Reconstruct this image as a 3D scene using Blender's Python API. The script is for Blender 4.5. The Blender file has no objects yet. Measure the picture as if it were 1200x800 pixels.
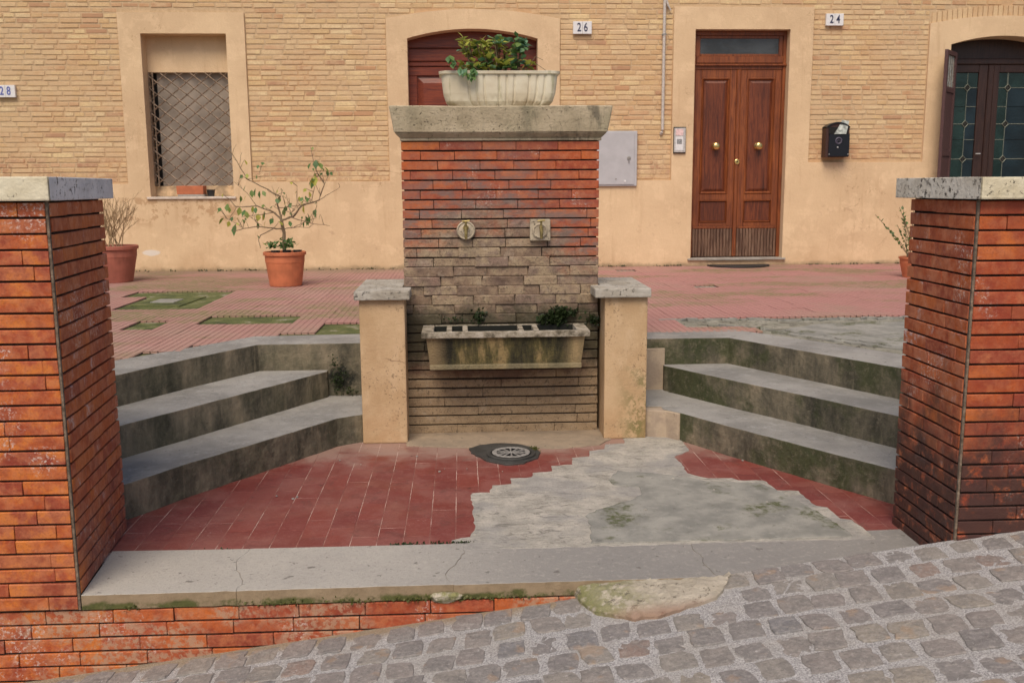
import bpy, bmesh, math, random
from mathutils import Vector, Matrix, noise
R = math.radians
random.seed(7)
C = bpy.context.scene.collection
S = bpy.context.scene

# ------------------------------------------------------------------ camera, sky, sun, exposure
EYE = 1.62
PITCH, YAW, ROLL = R(9.2), R(3.0), R(0.37)
cam = bpy.data.cameras.new('camera'); co = bpy.data.objects.new('camera', cam); C.objects.link(co)
_f = Vector((math.sin(YAW)*math.cos(PITCH), math.cos(YAW)*math.cos(PITCH), -math.sin(PITCH)))
_r = Vector((math.cos(YAW), -math.sin(YAW), 0)); _d = _f.cross(_r)
_r2 = math.cos(ROLL)*_r + math.sin(ROLL)*_d; _d2 = -math.sin(ROLL)*_r + math.cos(ROLL)*_d
m = Matrix((_r2, -_d2, -_f)).transposed().to_4x4(); m.translation = (0, 0, EYE); co.matrix_world = m
cam.lens = 33.6; cam.sensor_width = 36; cam.clip_end = 200; cam.clip_start = .05
cam.dof.use_dof = True; cam.dof.focus_distance = 5.3; cam.dof.aperture_fstop = 5.6
S.camera = co
W = bpy.data.worlds.new('World'); S.world = W; W.use_nodes = True
SUN_EL, SUN_AZ = R(54), R(-164)      # azimuth of the sun measured from +Y towards +X
wn = W.node_tree; bg = wn.nodes['Background']; sky = wn.nodes.new('ShaderNodeTexSky')
sky.sky_type = 'NISHITA'; sky.sun_disc = False; sky.sun_elevation = SUN_EL; sky.sun_rotation = SUN_AZ
sky.air_density = 1.0; sky.dust_density = 4.0; sky.ozone_density = 1.0
wn.links.new(sky.outputs[0], bg.inputs[0]); bg.inputs[1].default_value = .082
sl = bpy.data.lights.new('sun', 'SUN'); so = bpy.data.objects.new('sun', sl); C.objects.link(so)
sl.energy = 1.9; sl.angle = R(34); sl.color = (1, .86, .68)
sd = Vector((math.sin(SUN_AZ)*math.cos(SUN_EL), math.cos(SUN_AZ)*math.cos(SUN_EL), math.sin(SUN_EL)))
so.rotation_euler = sd.to_track_quat('Z', 'Y').to_euler()
S.view_settings.view_transform = 'Standard'; S.view_settings.look = 'None'
S.view_settings.gamma = 1; S.view_settings.exposure = 0.42; S.view_settings.use_curve_mapping = False

# ------------------------------------------------------------------ material helper
class Mat:
    def __init__(s, name):
        s.m = bpy.data.materials.new(name); s.m.use_nodes = True; s.t = s.m.node_tree; s.n = s.t.nodes
        s.b = s.n['Principled BSDF']; s._pos = None
    def node(s, ty): return s.n.new(ty)
    def link(s, a, i):
        if isinstance(a, (int, float)): i.default_value = a
        elif isinstance(a, tuple): i.default_value = (*a, 1) if len(a) == 3 and len(i.default_value) == 4 else a
        else: s.t.links.new(a, i)
    def pos(s):
        if s._pos is None: s._pos = s.node('ShaderNodeNewGeometry').outputs['Position']
        return s._pos
    def xyz(s):
        q = s.node('ShaderNodeSeparateXYZ'); s.link(s.pos(), q.inputs[0]); return q.outputs
    def normz(s):
        q = s.node('ShaderNodeSeparateXYZ'); g = s.node('ShaderNodeNewGeometry'); s.link(g.outputs['Normal'], q.inputs[0]); return q.outputs[2]
    def scaled(s, v):
        q = s.node('ShaderNodeVectorMath'); q.operation = 'MULTIPLY'; s.link(s.pos(), q.inputs[0]); q.inputs[1].default_value = v; return q.outputs[0]
    def rnd(s):
        o = s.node('ShaderNodeObjectInfo').outputs['Random']; a = s.node('ShaderNodeAttribute'); a.attribute_name = 'rnd'
        return s.m_('FRACT', s.m_('ADD', o, a.outputs['Fac']), 0)
    def own(s):
        q = s.node('ShaderNodeVectorMath'); q.operation = 'ADD'; s.link(s.pos(), q.inputs[0]); k = s.node('ShaderNodeCombineXYZ'); r_ = s.m_('MULTIPLY', s.rnd(), 31.)
        for i in range(3): s.link(r_, k.inputs[i])
        s.t.links.new(k.outputs[0], q.inputs[1]); return q.outputs[0]
    def m_(s, op, a, b=0, c=None):
        q = s.node('ShaderNodeMath'); q.operation = op; s.link(a, q.inputs[0]); s.link(b, q.inputs[1])
        if c is not None: s.link(c, q.inputs[2])
        return q.outputs[0]
    def noise(s, scale, det=4, rough=.55, vec=None, dist=0):
        q = s.node('ShaderNodeTexNoise'); s.link(vec or s.pos(), q.inputs['Vector'])
        q.inputs['Scale'].default_value = scale; q.inputs['Detail'].default_value = det
        q.inputs['Roughness'].default_value = rough; q.inputs['Distortion'].default_value = dist; return q.outputs['Fac']
    def voro(s, scale, vec=None, feature='F1'):
        q = s.node('ShaderNodeTexVoronoi'); q.feature = feature; s.link(vec or s.pos(), q.inputs['Vector']); q.inputs['Scale'].default_value = scale; return q.outputs[0]
    def ss(s, x, lo, hi, a=0., b=1.):
        q = s.node('ShaderNodeMapRange'); q.interpolation_type = 'SMOOTHSTEP'; s.link(x, q.inputs[0])
        q.inputs[1].default_value = lo; q.inputs[2].default_value = hi; q.inputs[3].default_value = a; q.inputs[4].default_value = b; return q.outputs[0]
    def ramp(s, f, stops, const=False):
        q = s.node('ShaderNodeValToRGB'); s.link(f, q.inputs[0]); e = q.color_ramp.elements
        if const: q.color_ramp.interpolation = 'CONSTANT'
        while len(e) < len(stops): e.new(.5)
        for k, (p, c) in enumerate(stops): e[k].position = p; e[k].color = (*c, 1)
        return q.outputs[0]
    def mix(s, f, a, b, mode='MIX'):
        q = s.node('ShaderNodeMix'); q.data_type = 'RGBA'; q.blend_type = mode
        s.link(f, q.inputs[0]); s.link(a, q.inputs[6]); s.link(b, q.inputs[7]); return q.outputs[2]
    def bump(s, h, dist=.005, strength=1):
        q = s.node('ShaderNodeBump'); q.inputs['Distance'].default_value = dist; q.inputs['Strength'].default_value = strength
        s.link(h, q.inputs['Height']); s.t.links.new(q.outputs[0], s.b.inputs['Normal'])
    def done(s, col, rough=.8, metal=0, spec=None):
        s.link(col, s.b.inputs['Base Color']); s.link(rough, s.b.inputs['Roughness']); s.b.inputs['Metallic'].default_value = metal
        if spec is not None: s.b.inputs['Specular IOR Level'].default_value = spec
        return s.m
def flat(name, col, rough=.6, metal=0, var=.15, scale=40, bump=.0008):
    h = Mat(name); n = h.noise(scale, 4)
    c = h.mix(h.ss(n, .3, .7), tuple(x*(1-var) for x in col), tuple(min(1, x*(1+var)) for x in col))
    h.bump(n, bump); return h.done(c, rough, metal)

def brick_red():
    h = Mat('weathered_red_brick'); X, Y, Z = h.xyz(); r = h.rnd()
    base = h.ramp(r, [(0, (.34, .060, .018)), (.2, (.47, .105, .018)), (.38, (.37, .065, .022)), (.55, (.55, .15, .025)), (.72, (.42, .085, .030)), (.86, (.26, .045, .022)), (1, (.50, .16, .06))])
    own = h.own(); n1 = h.noise(9, 5, .6, vec=own); n2 = h.noise(38, 5, .65); n3 = h.noise(120, 3, .6)
    c = h.mix(h.ss(n1, .40, .70, 0, .75), base, (.21, .030, .018)); c = h.mix(h.m_('MULTIPLY', h.ss(n1, .52, .36, 0, .8), h.m_('MULTIPLY', h.ss(X, -1.35, -1.5), h.ss(Y, 3.8, 3.745))), c, (.60, .19, .03)); c = h.mix(h.ss(h.noise(12, 4, .6, vec=own), .52, .66, 0, .5), c, (.52, .18, .07))
    c = h.mix(h.ss(n2, .35, .75, 0, .5), c, (.50, .18, .09))
    c = h.mix(h.ss(n3, .45, .72, 0, .35), c, (.18, .05, .03))
    sf = h.m_('MULTIPLY', h.ss(Y, 3.745, 3.76), h.ss(Y, 5.1, 5.)); c = h.mix(h.m_('MULTIPLY', sf, h.ss(h.noise(13, 5, .65, vec=own), .42, .64, 0, .55)), c, (.55, .22, .12))
    c = h.mix(h.m_('MULTIPLY', sf, h.m_('MULTIPLY', h.ss(h.noise(6, 4, vec=own), .58, .68), h.ss(h.noise(34, 6, .8), .46, .6, 0, .8))), c, (.55, .43, .42))
    c = h.mix(h.m_('MULTIPLY', h.m_('MULTIPLY', h.ss(X, 2.0, 2.1), h.ss(Y, 3.8, 3.745)), h.ss(h.noise(7, 5, vec=own), .4, .6, .1, .6)), c, (.24, .035, .016))
    # lime bloom in patches of its own
    lime = h.m_('MULTIPLY', h.ss(h.noise(4.2, 3), .555, .67), h.ss(h.noise(70, 5, .75), .52, .62))
    c = h.mix(h.m_('MULTIPLY', lime, .85), c, (.62, .50, .45))
    # soot and damp at the foot of the right pier
    soot = h.m_('MULTIPLY', h.ss(X, 1.5, 1.9), h.ss(h.m_('ADD', Z, h.m_('MULTIPLY', h.noise(7, 4), .9)), 1.30, .80))
    soot = h.m_('MULTIPLY', soot, h.ss(h.noise(16, 5, .7), .28, .50))
    soot = h.m_('MULTIPLY', soot, h.ss(Y, 5.3, 5.0))
    c = h.mix(h.m_('MULTIPLY', soot, .92), c, (.045, .024, .022))
    # violet-grey wear on the inner side of the left pier, low down
    w = h.m_('MULTIPLY', h.ss(X, -1.2, -1.5), h.ss(h.m_('ADD', Z, h.noise(6, 3)), 1.0, .45)); w = h.m_('MULTIPLY', w, h.ss(Y, 3.76, 3.9))
    c = h.mix(h.m_('MULTIPLY', w, h.ss(n2, .35, .6, .2, .75)), c, (.17, .075, .07))
    # mortar smears on the low wall
    sm = h.m_('MULTIPLY', h.ss(Z, -.02, -.08), h.m_('MULTIPLY', h.ss(h.noise(3.1, 3), .44, .58), h.ss(h.noise(34, 5, .7), .44, .56))); sm = h.m_('MULTIPLY', sm, h.ss(Y, 4.2, 4.0))
    c = h.mix(h.m_('MULTIPLY', sm, .75), c, (.42, .27, .18))
    # fountain: lime scale and algae from the taps down
    fy = h.m_('MULTIPLY', h.ss(Y, 5.6, 5.9), h.ss(Y, 7, 6.9))
    ax = h.m_('ABSOLUTE', h.m_('SUBTRACT', X, .2)); nn = h.m_('MULTIPLY', h.m_('SUBTRACT', h.noise(5, 5, .65), .5), .75)
    lvl = h.m_('ADD', h.m_('ADD', Z, nn), h.m_('MULTIPLY', h.m_('MAXIMUM', h.m_('SUBTRACT', ax, .15), 0), .42))
    lvl = h.m_('SUBTRACT', lvl, h.m_('MULTIPLY', h.ss(X, .75, .35), .10))
    scale_ = h.m_('MULTIPLY', fy, h.ss(lvl, 1.52, 1.16))
    faint = h.m_('MULTIPLY', fy, h.m_('MULTIPLY', h.ss(lvl, 2.0, 1.4), h.ss(h.noise(11, 6, .7, vec=h.scaled((.6, 1, 1.5))), .40, .62, .15, .95)))
    c = h.mix(faint, c, (.17, .125, .115))
    calc = h.ramp(h.m_('ADD', h.m_('MULTIPLY', n1, .7), h.m_('MULTIPLY', r, .3)), [(.25, (.13, .085, .065)), (.42, (.25, .175, .12)), (.52, (.34, .26, .17)), (.62, (.21, .15, .115)), (.8, (.30, .19, .15))])
    tan = h.ramp(n1, [(.3, (.27, .19, .115)), (.7, (.38, .28, .175))])
    calc = h.mix(h.ss(h.m_('ADD', Z, h.m_('MULTIPLY', nn, .3)), .52, .38), calc, tan)
    calc = h.mix(h.ss(n3, .5, .7, 0, .5), calc, (.10, .07, .05)); calc = h.mix(h.ss(h.noise(22, 7, .75, dist=2), .55, .60, 0, .65), calc, (.075, .055, .04)); calc = h.mix(h.ss(h.noise(11, 5, .7), .56, .66, 0, .4), calc, (.42, .34, .26))
    c = h.mix(scale_, c, calc)
    # darker olive round the trough, dark brown just below it
    dz = h.m_('ABSOLUTE', h.m_('SUBTRACT', Z, .66)); al = h.m_('ADD', dz, h.m_('MULTIPLY', h.noise(6, 5, .7), .38))
    al = h.m_('MULTIPLY', fy, h.ss(al, .44, .29)); c = h.mix(h.m_('MULTIPLY', al, .92), c, h.mix(n2, (.022, .020, .011), (.075, .065, .035)))
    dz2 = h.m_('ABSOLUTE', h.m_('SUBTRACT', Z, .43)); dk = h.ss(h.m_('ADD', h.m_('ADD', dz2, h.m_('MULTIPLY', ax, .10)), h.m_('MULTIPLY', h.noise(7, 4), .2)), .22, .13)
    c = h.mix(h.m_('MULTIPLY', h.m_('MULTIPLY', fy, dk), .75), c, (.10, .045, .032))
    h.bump(h.m_('ADD', h.m_('MULTIPLY', n2, 1.), h.m_('MULTIPLY', h.m_('MULTIPLY', scale_, n1), 5.)), .0035)
    return h.done(c, h.ss(n2, .3, .7, .5, .8), 0, .4)
M_BRICK = brick_red()

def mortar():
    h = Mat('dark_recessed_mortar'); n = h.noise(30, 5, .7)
    c = h.ramp(n, [(.35, (.018, .013, .010)), (.6, (.05, .036, .028)), (.8, (.12, .09, .07))]); h.bump(n, .004); return h.done(c, .95)  # shade of the deep joints is painted into this near-black
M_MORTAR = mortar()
def mortar2():
    h = Mat('sandy_mortar'); n = h.noise(40, 5, .7)
    c = h.ramp(n, [(.35, (.06, .045, .032)), (.6, (.20, .15, .11)), (.75, (.33, .27, .2))]); h.bump(n, .004); return h.done(c, .95)
M_MORTAR2 = mortar2()

def house_brick():
    h = Mat('yellow_facade_brick'); r = h.rnd(); X, Y, Z = h.xyz()
    base = h.ramp(r, [(0, (.62, .43, .21)), (.15, (.74, .57, .31)), (.3, (.56, .37, .19)), (.45, (.73, .57, .34)), (.6, (.58, .38, .20)), (.7, (.66, .49, .29)), (.8, (.56, .35, .19)), (.88, (.55, .31, .18)), (.93, (.45, .19, .09)), (.97, (.33, .12, .07)), (1, (.4, .15, .08))], True)
    base = h.mix(.28, base, (.72, .58, .36)); n = h.noise(1.1, 4); c = h.mix(h.ss(n, .42, .62, 0, .45), base, (.57, .33, .17))
    c = h.mix(h.ss(h.noise(45, 4, .7), .35, .7, 0, .4), c, (.42, .27, .15))
    sm = h.m_('MULTIPLY', h.ss(h.noise(2.0, 4, .6), .42, .56), h.ss(h.noise(13, 5, .7), .34, .56))
    c = h.mix(h.m_('MULTIPLY', sm, .85), c, (.60, .43, .26))
    dirt = h.m_('MULTIPLY', h.ss(h.m_('ADD', Z, h.m_('MULTIPLY', h.noise(1.5, 4), 1.2)), 2.75, 2.4), h.ss(h.noise(9, 4, .7), .45, .6))
    c = h.mix(h.m_('MULTIPLY', dirt, .55), c, (.36, .17, .11))
    h.bump(h.noise(60, 5, .7), .004); return h.done(c, .9)
M_HBRICK = house_brick()
def house_mortar():
    h = Mat('facade_lime_mortar'); n = h.noise(25, 5, .7)
    c = h.mix(h.ss(n, .3, .7), (.47, .335, .20), (.58, .43, .275)); c = h.mix(h.ss(h.noise(1.2, 3), .45, .65, 0, .6), c, (.56, .33, .17)); h.bump(n, .006); return h.done(c, .95)
M_HMORTAR = house_mortar()
def plaster():
    h = Mat('apricot_plaster'); X, Y, Z = h.xyz()
    n = h.noise(.9, 5, .6); c = h.mix(h.ss(n, .35, .65), (.70, .52, .33), (.61, .44, .275))
    c = h.mix(h.ss(h.noise(4, 6, .7), .50, .62, 0, .5), c, (.78, .585, .38))
    c = h.mix(h.ss(h.noise(160, 2), .4, .7, 0, .12), c, (.4, .25, .14))
    lo = h.ss(h.m_('ADD', Z, h.m_('MULTIPLY', h.noise(2.2, 5, .6), .8)), 1.12, .88)
    c = h.mix(h.m_('MULTIPLY', lo, .5), c, (.50, .33, .19))
    c = h.mix(h.ss(h.noise(6, 6, .7, vec=h.scaled((1.6, 1, .18))), .54, .68, 0, .35), c, (.50, .33, .19)); c = h.mix(h.m_('MULTIPLY', h.ss(h.m_('ABSOLUTE', h.m_('SUBTRACT', h.noise(1.7, 5, .6, dist=.5), .5)), .0035, .001), h.ss(h.noise(.9, 2), .52, .58, 0, .6)), c, (.36, .22, .12))
    foot = h.ss(h.m_('ADD', Z, h.m_('MULTIPLY', h.noise(6, 5, .7), .16)), .70, .62); c = h.mix(h.m_('MULTIPLY', foot, .75), c, (.20, .15, .09))
    # peeled patches under the window
    bx = h.m_('MULTIPLY', h.m_('MULTIPLY', h.ss(X, -4.5, -4.2), h.ss(X, -2.7, -2.95)), h.m_('MULTIPLY', h.ss(Z, 1.05, 1.3), h.ss(Z, 1.53, 1.49)))
    pe = h.m_('MULTIPLY', bx, h.ss(h.noise(5.5, 6, .7), .50, .55)); c = h.mix(h.m_('MULTIPLY', pe, .7), c, (.42, .255, .135))
    sp = h.m_('MULTIPLY', h.ss(h.noise(2.7, 2), .6, .66), h.ss(h.noise(13, 5, .7), .55, .6)); c = h.mix(h.m_('MULTIPLY', h.m_('MULTIPLY', sp, h.ss(Z, 1.5, 1.2)), .5), c, (.46, .30, .2))
    # white filler blob
    d = h.m_('ADD', h.m_('POWER', h.m_('MULTIPLY', h.m_('SUBTRACT', X, -4.03), 6.5), 2), h.m_('POWER', h.m_('MULTIPLY', h.m_('SUBTRACT', Z, .80), 20), 2))
    d = h.m_('ADD', d, h.noise(8, 4)); c = h.mix(h.ss(d, 1.2, .85, 0, .8), c, (.72, .68, .64))
    h.bump(h.m_('ADD', h.noise(60, 4, .7), h.m_('MULTIPLY', h.noise(2.5, 3), 4)), .004); return h.done(c, .9)
M_PLASTER = plaster()

def stone_cap(name, a, b, pit=(.06, .05, .04), amt=.55):
    h = Mat(name); n = h.noise(6, 5, .6); c = h.mix(h.ss(n, .35, .65), a, b)
    p = h.m_('MULTIPLY', h.ss(h.noise(46, 6, .75), amt, amt+.04), h.ss(h.noise(7, 3), .38, .58)); c = h.mix(p, c, pit)
    c = h.mix(h.ss(h.noise(3, 4), .5, .7, 0, .35), c, tuple(x*.6 for x in b))
    h.bump(h.m_('SUBTRACT', h.noise(50, 4), h.m_('MULTIPLY', p, 2.5)), .005); return h.done(c, .85)
M_CAP = stone_cap('pitted_travertine', (.66, .63, .56), (.56, .52, .44))
M_FCAP = None
def fcap():
    h = Mat('grey_sandy_coping'); X, Y, Z = h.xyz(); n = h.noise(5, 5, .65)
    c = h.ramp(n, [(.3, (.36, .30, .20)), (.55, (.54, .455, .32)), (.75, (.62, .53, .39))])
    st = h.ss(h.noise(9, 5, .7, vec=h.scaled((1, 1, .3))), .52, .66); c = h.mix(h.m_('MULTIPLY', h.m_('MULTIPLY', st, .7), h.ss(X, .1, .8, .3, 1)), c, (.11, .10, .075))
    p = h.ss(h.noise(60, 5, .8), .60, .66); c = h.mix(h.m_('MULTIPLY', p, .7), c, (.09, .075, .05))
    c = h.mix(h.ss(h.noise(3, 3), .5, .7, 0, .4), c, (.30, .29, .19))
    h.bump(h.m_('SUBTRACT', h.noise(50, 6, .8), p), .009); return h.done(c, .9)
M_FCAP = fcap()
def pedestal_mat():
    h = Mat('ochre_plastered_stone'); X, Y, Z = h.xyz(); n = h.noise(4, 5, .6)
    c = h.mix(h.ss(n, .35, .65), (.55, .39, .235), (.47, .32, .18)); c = h.mix(h.ss(h.noise(13, 5, .65, vec=h.scaled((1, 1, .4))), .5, .68, 0, .6), c, (.60, .44, .28))
    sp = h.m_('MULTIPLY', h.ss(h.noise(75, 4, .7), .58, .63), h.ss(h.noise(3.5, 3), .42, .58)); c = h.mix(h.m_('MULTIPLY', sp, .8), c, (.14, .09, .05))
    mo = h.m_('MULTIPLY', h.m_('MULTIPLY', h.ss(X, .95, 1.15), h.ss(h.m_('ADD', Z, h.noise(8, 4)), 1.0, .7)), h.ss(h.noise(22, 5, .7), .42, .55))
    c = h.mix(h.m_('MULTIPLY', mo, .8), c, (.13, .13, .035))
    lo = h.m_('MULTIPLY', h.ss(Z, .35, .05), h.ss(h.noise(9, 4), .4, .6)); c = h.mix(h.m_('MULTIPLY', lo, .35), c, (.45, .27, .14))
    cr = h.ss(h.m_('ABSOLUTE', h.m_('SUBTRACT', h.m_('ADD', Z, h.m_('MULTIPLY', h.noise(7, 3), .12)), .60)), .006, .002); cr = h.m_('MULTIPLY', cr, h.ss(X, -.52, -.45)); cr = h.m_('MULTIPLY', cr, h.ss(X, .2, .1)); c = h.mix(h.m_('MULTIPLY', cr, .6), c, (.2, .12, .07))
    h.bump(h.m_('ADD', h.noise(90, 4, .7), h.m_('MULTIPLY', h.noise(6, 3), 3)), .003); return h.done(c, .88)
M_PED = pedestal_mat()
def concrete(name, a, b, dark=(.06, .055, .045), moss=0., gl=.8, big=2.):
    h = Mat(name); n = h.noise(big, 5, .6); c = h.mix(h.ss(n, .35, .65), a, b)
    c = h.mix(h.ss(h.noise(17, 6, .7), .5, .7, 0, .45), c, tuple(x*1.25 for x in a))
    c = h.mix(h.ss(h.noise(26, 5, .7), .60, .70, 0, .6), c, dark)
    if moss: c = h.mix(h.m_('MULTIPLY', h.ss(h.noise(3.2, 5, .65), .58-moss*.15, .68-moss*.15), h.ss(h.noise(30, 5, .7), .35, .6)), c, (.075, .085, .03))
    h.bump(h.m_('ADD', h.noise(140, 3, .7), h.m_('MULTIPLY', h.noise(14, 5), 2)), .003); return h.done(c, gl)
def step_mat():
    h = Mat('worn_concrete_step'); X, Y, Z = h.xyz(); nz = h.normz()
    n = h.noise(2.5, 5, .6); top = h.mix(h.ss(n, .35, .65), (.33, .32, .305), (.225, .22, .21))
    top = h.mix(h.ss(h.noise(14, 6, .7), .5, .7, 0, .5), top, (.42, .42, .42)); top = h.mix(h.ss(h.noise(22, 5, .65), .62, .7, 0, .7), top, (.09, .09, .08))
    top = h.mix(h.ss(h.noise(7, 5, .7), .55, .75, 0, .4), top, (.17, .16, .13))
    a = h.noise(4.5, 6, .7, vec=h.scaled((1, 1, .45)))
    side = h.ramp(a, [(.34, (.04, .038, .026)), (.46, (.105, .093, .066)), (.55, (.175, .15, .105)), (.66, (.28, .23, .16))])
    gm = h.ss(h.noise(2.1, 5, .7), .44, .6, 0, .85); gm = h.m_('MULTIPLY', gm, h.ss(X, -.8, .8, .25, 1)); side = h.mix(h.ss(h.noise(12, 5, .7, vec=h.scaled((1, 1, .12))), .55, .68, 0, .5), side, (.27, .23, .16)); side = h.mix(gm, side, h.mix(h.noise(28, 4), (.018, .028, .007), (.055, .068, .018)))
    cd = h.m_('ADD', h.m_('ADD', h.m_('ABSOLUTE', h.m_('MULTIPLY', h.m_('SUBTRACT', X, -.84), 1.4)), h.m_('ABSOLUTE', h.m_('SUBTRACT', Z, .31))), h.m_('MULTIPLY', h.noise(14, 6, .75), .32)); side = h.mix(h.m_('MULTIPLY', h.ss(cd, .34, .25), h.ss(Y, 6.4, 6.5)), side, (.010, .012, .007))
    rough = h.ss(h.noise(24, 6, .8), .52, .66, 0, .5); side = h.mix(rough, side, (.20, .17, .12))
    c = h.mix(h.ss(nz, .4, .8), side, top)
    top2 = h.ss(h.noise(110, 4, .85), .55, .68, 0, .4); c = h.mix(top2, c, (.12, .115, .105)); h.bump(h.m_('ADD', h.noise(110, 4, .8), h.m_('MULTIPLY', h.noise(18, 5), 3)), .005); return h.done(c, .8)
M_STEP = step_mat()
M_LEDGE = None
def ledge_mat():
    h = Mat('grey_ledge_stone'); X, Y, Z = h.xyz(); nz = h.normz(); n = h.noise(2.5, 5, .6)
    c = h.mix(h.ss(X, -.6, .6), (.40, .38, .35), (.23, .222, .215)); c = h.mix(h.ss(n, .4, .65, 0, .35), c, (.30, .285, .27))
    c = h.mix(h.ss(h.noise(30, 5, .75), .5, .7, 0, .4), c, (.47, .44, .40)); c = h.mix(h.ss(h.noise(17, 4, .6), .645, .68, 0, .75), c, (.12, .11, .10)); c = h.mix(h.ss(h.noise(70, 4, .8), .53, .65, 0, .45), c, (.20, .185, .17))
    mo = h.m_('MULTIPLY', h.ss(h.noise(5, 5, .7), .40, .52), h.ss(h.m_('ADD', Z, h.m_('MULTIPLY', h.noise(12, 4), .05)), -.002, -.018)); side = h.mix(mo, h.mix(h.noise(18, 5), (.17, .12, .07), (.38, .29, .19)), h.mix(h.noise(30), (.03, .04, .01), (.13, .13, .035)))
    c = h.mix(h.ss(nz, .75, .35), c, side)
    h.bump(h.m_('ADD', h.noise(120, 4, .75), h.m_('MULTIPLY', h.noise(12, 5), 2)), .003); return h.done(c, .82)
M_LEDGE = ledge_mat()
def patch_mat():
    h = Mat('rough_pale_cement'); n = h.noise(7, 6, .7); c = h.ramp(n, [(.3, (.30, .28, .25)), (.45, (.43, .405, .36)), (.6, (.55, .515, .46)), (.75, (.60, .56, .49))])
    st = h.noise(13, 7, .75, vec=h.scaled((.55, 1.6, 1)), dist=1.5); c = h.mix(h.ss(st, .54, .63, 0, .8), c, (.17, .16, .14)); c = h.mix(h.ss(h.noise(60, 4, .8), .52, .64, 0, .4), c, (.20, .19, .17))
    c = h.mix(h.ss(h.noise(2.3, 3), .48, .6, 0, .5), c, (.30, .295, .30)); h.bump(h.m_('SUBTRACT', h.m_('ADD', n, h.noise(50, 5, .8)), st), .012); return h.done(c, .9)
M_PATCH = patch_mat()
M_PATCH2 = concrete('grey_cement_patch', (.30, .295, .27), (.20, .20, .185), dark=(.10, .10, .085), moss=.25, big=6)
M_BEIGE = concrete('sandy_mortar_bed', (.33, .26, .19), (.25, .20, .15), big=5)
M_DAMP = concrete('damp_dark_cement', (.06, .06, .058), (.04, .04, .038), big=8, gl=.55)
def tile_mat():
    h = Mat('red_floor_tile'); r = h.rnd(); X, Y, Z = h.xyz()
    c = h.ramp(r, [(0, (.19, .040, .032)), (.4, (.16, .033, .029)), (.7, (.21, .047, .036)), (1, (.175, .045, .038))])
    c = h.mix(h.ss(h.noise(3.2, 6, .7), .42, .62, 0, .55), c, (.25, .10, .085)); c = h.mix(h.ss(h.noise(40, 5, .75), .5, .7, 0, .3), c, (.36, .16, .13))
    w = h.m_('MULTIPLY', h.ss(h.noise(6, 3), .55, .7), h.ss(h.noise(80, 5, .8), .58, .66)); c = h.mix(h.m_('MULTIPLY', w, .7), c, (.5, .42, .4))
    c = h.mix(h.ss(h.noise(7, 7, .75, dist=.6), .54, .66, 0, .45), c, (.095, .035, .03)); c = h.mix(h.ss(h.noise(60, 6, .85), .56, .66, 0, .4), c, (.36, .22, .19)); du = h.m_('MULTIPLY', h.ss(h.m_('ADD', Y, h.noise(5, 4)), 5.95, 6.35), .7); c = h.mix(du, c, (.33, .24, .2))
    c = h.mix(h.ss(h.noise(26, 4, .6), .66, .72, 0, .8), c, (.06, .03, .025))
    h.bump(h.noise(90, 4, .7), .0015); return h.done(c, h.ss(h.noise(5, 4), .3, .7, .42, .7))
M_TILE = tile_mat()
def grout():
    h = Mat('worn_floor_grout'); n = h.noise(3.3, 4, .6); c = h.ramp(n, [(.38, (.21, .08, .065)), (.47, (.34, .19, .155)), (.56, (.62, .48, .42))]); c = h.mix(h.ss(h.noise(40, 4, .8), .5, .62, 0, .7), c, (.13, .055, .045)); h.bump(n, .002); return h.done(c, .9)
M_GROUT = grout()
def court_mat():
    h = Mat('pink_ribbed_paving'); r = h.rnd(); X, Y, Z = h.xyz()
    c = h.ramp(r, [(0, (.345, .185, .165)), (.35, (.375, .205, .18)), (.7, (.33, .18, .155)), (1, (.39, .22, .195))])
    c = h.mix(h.ss(X, -.5, 2.5), c, h.mix(.5, c, (.43, .20, .19)))
    c = h.mix(h.ss(h.noise(1.0, 5, .65), .45, .65, 0, .45), c, (.34, .25, .19))
    c = h.mix(h.ss(h.noise(30, 5, .7), .5, .7, 0, .4), c, (.30, .17, .14))
    mo = h.m_('MULTIPLY', h.ss(h.noise(.8, 4, .6, vec=h.scaled((.7, 1.5, 1))), .50, .60), h.ss(h.noise(14, 5, .7), .34, .58)); c = h.mix(h.m_('MULTIPLY', mo, .75), c, (.19, .18, .075))
    ft = h.m_('MULTIPLY', h.ss(h.m_('ADD', Y, h.m_('MULTIPLY', h.noise(1.5, 5), 1.2)), 12.7, 13.2), h.ss(X, 1, -1, .25, 1)); c = h.mix(h.m_('MULTIPLY', ft, .6), c, (.22, .17, .11))
    h.bump(h.noise(60, 4, .7), .002); return h.done(c, .85)
M_COURT = court_mat()
def court_base():
    h = Mat('mossy_cement_bed'); X, Y, Z = h.xyz(); n = h.noise(5, 6, .7)
    g = h.ramp(n, [(.3, (.035, .035, .022)), (.45, (.08, .10, .028)), (.58, (.14, .15, .05)), (.68, (.33, .30, .24))])
    s = h.ramp(n, [(.3, (.10, .09, .07)), (.5, (.27, .26, .21)), (.7, (.37, .35, .30))]); s = h.mix(h.ss(h.noise(11, 6, .75), .56, .62), s, (.07, .06, .045))
    c = h.mix(h.ss(X, 0, 1.2), g, s); h.bump(h.m_('ADD', n, h.noise(60, 4, .7)), .012); return h.done(c, .95)
M_CBASE = court_base()
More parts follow.
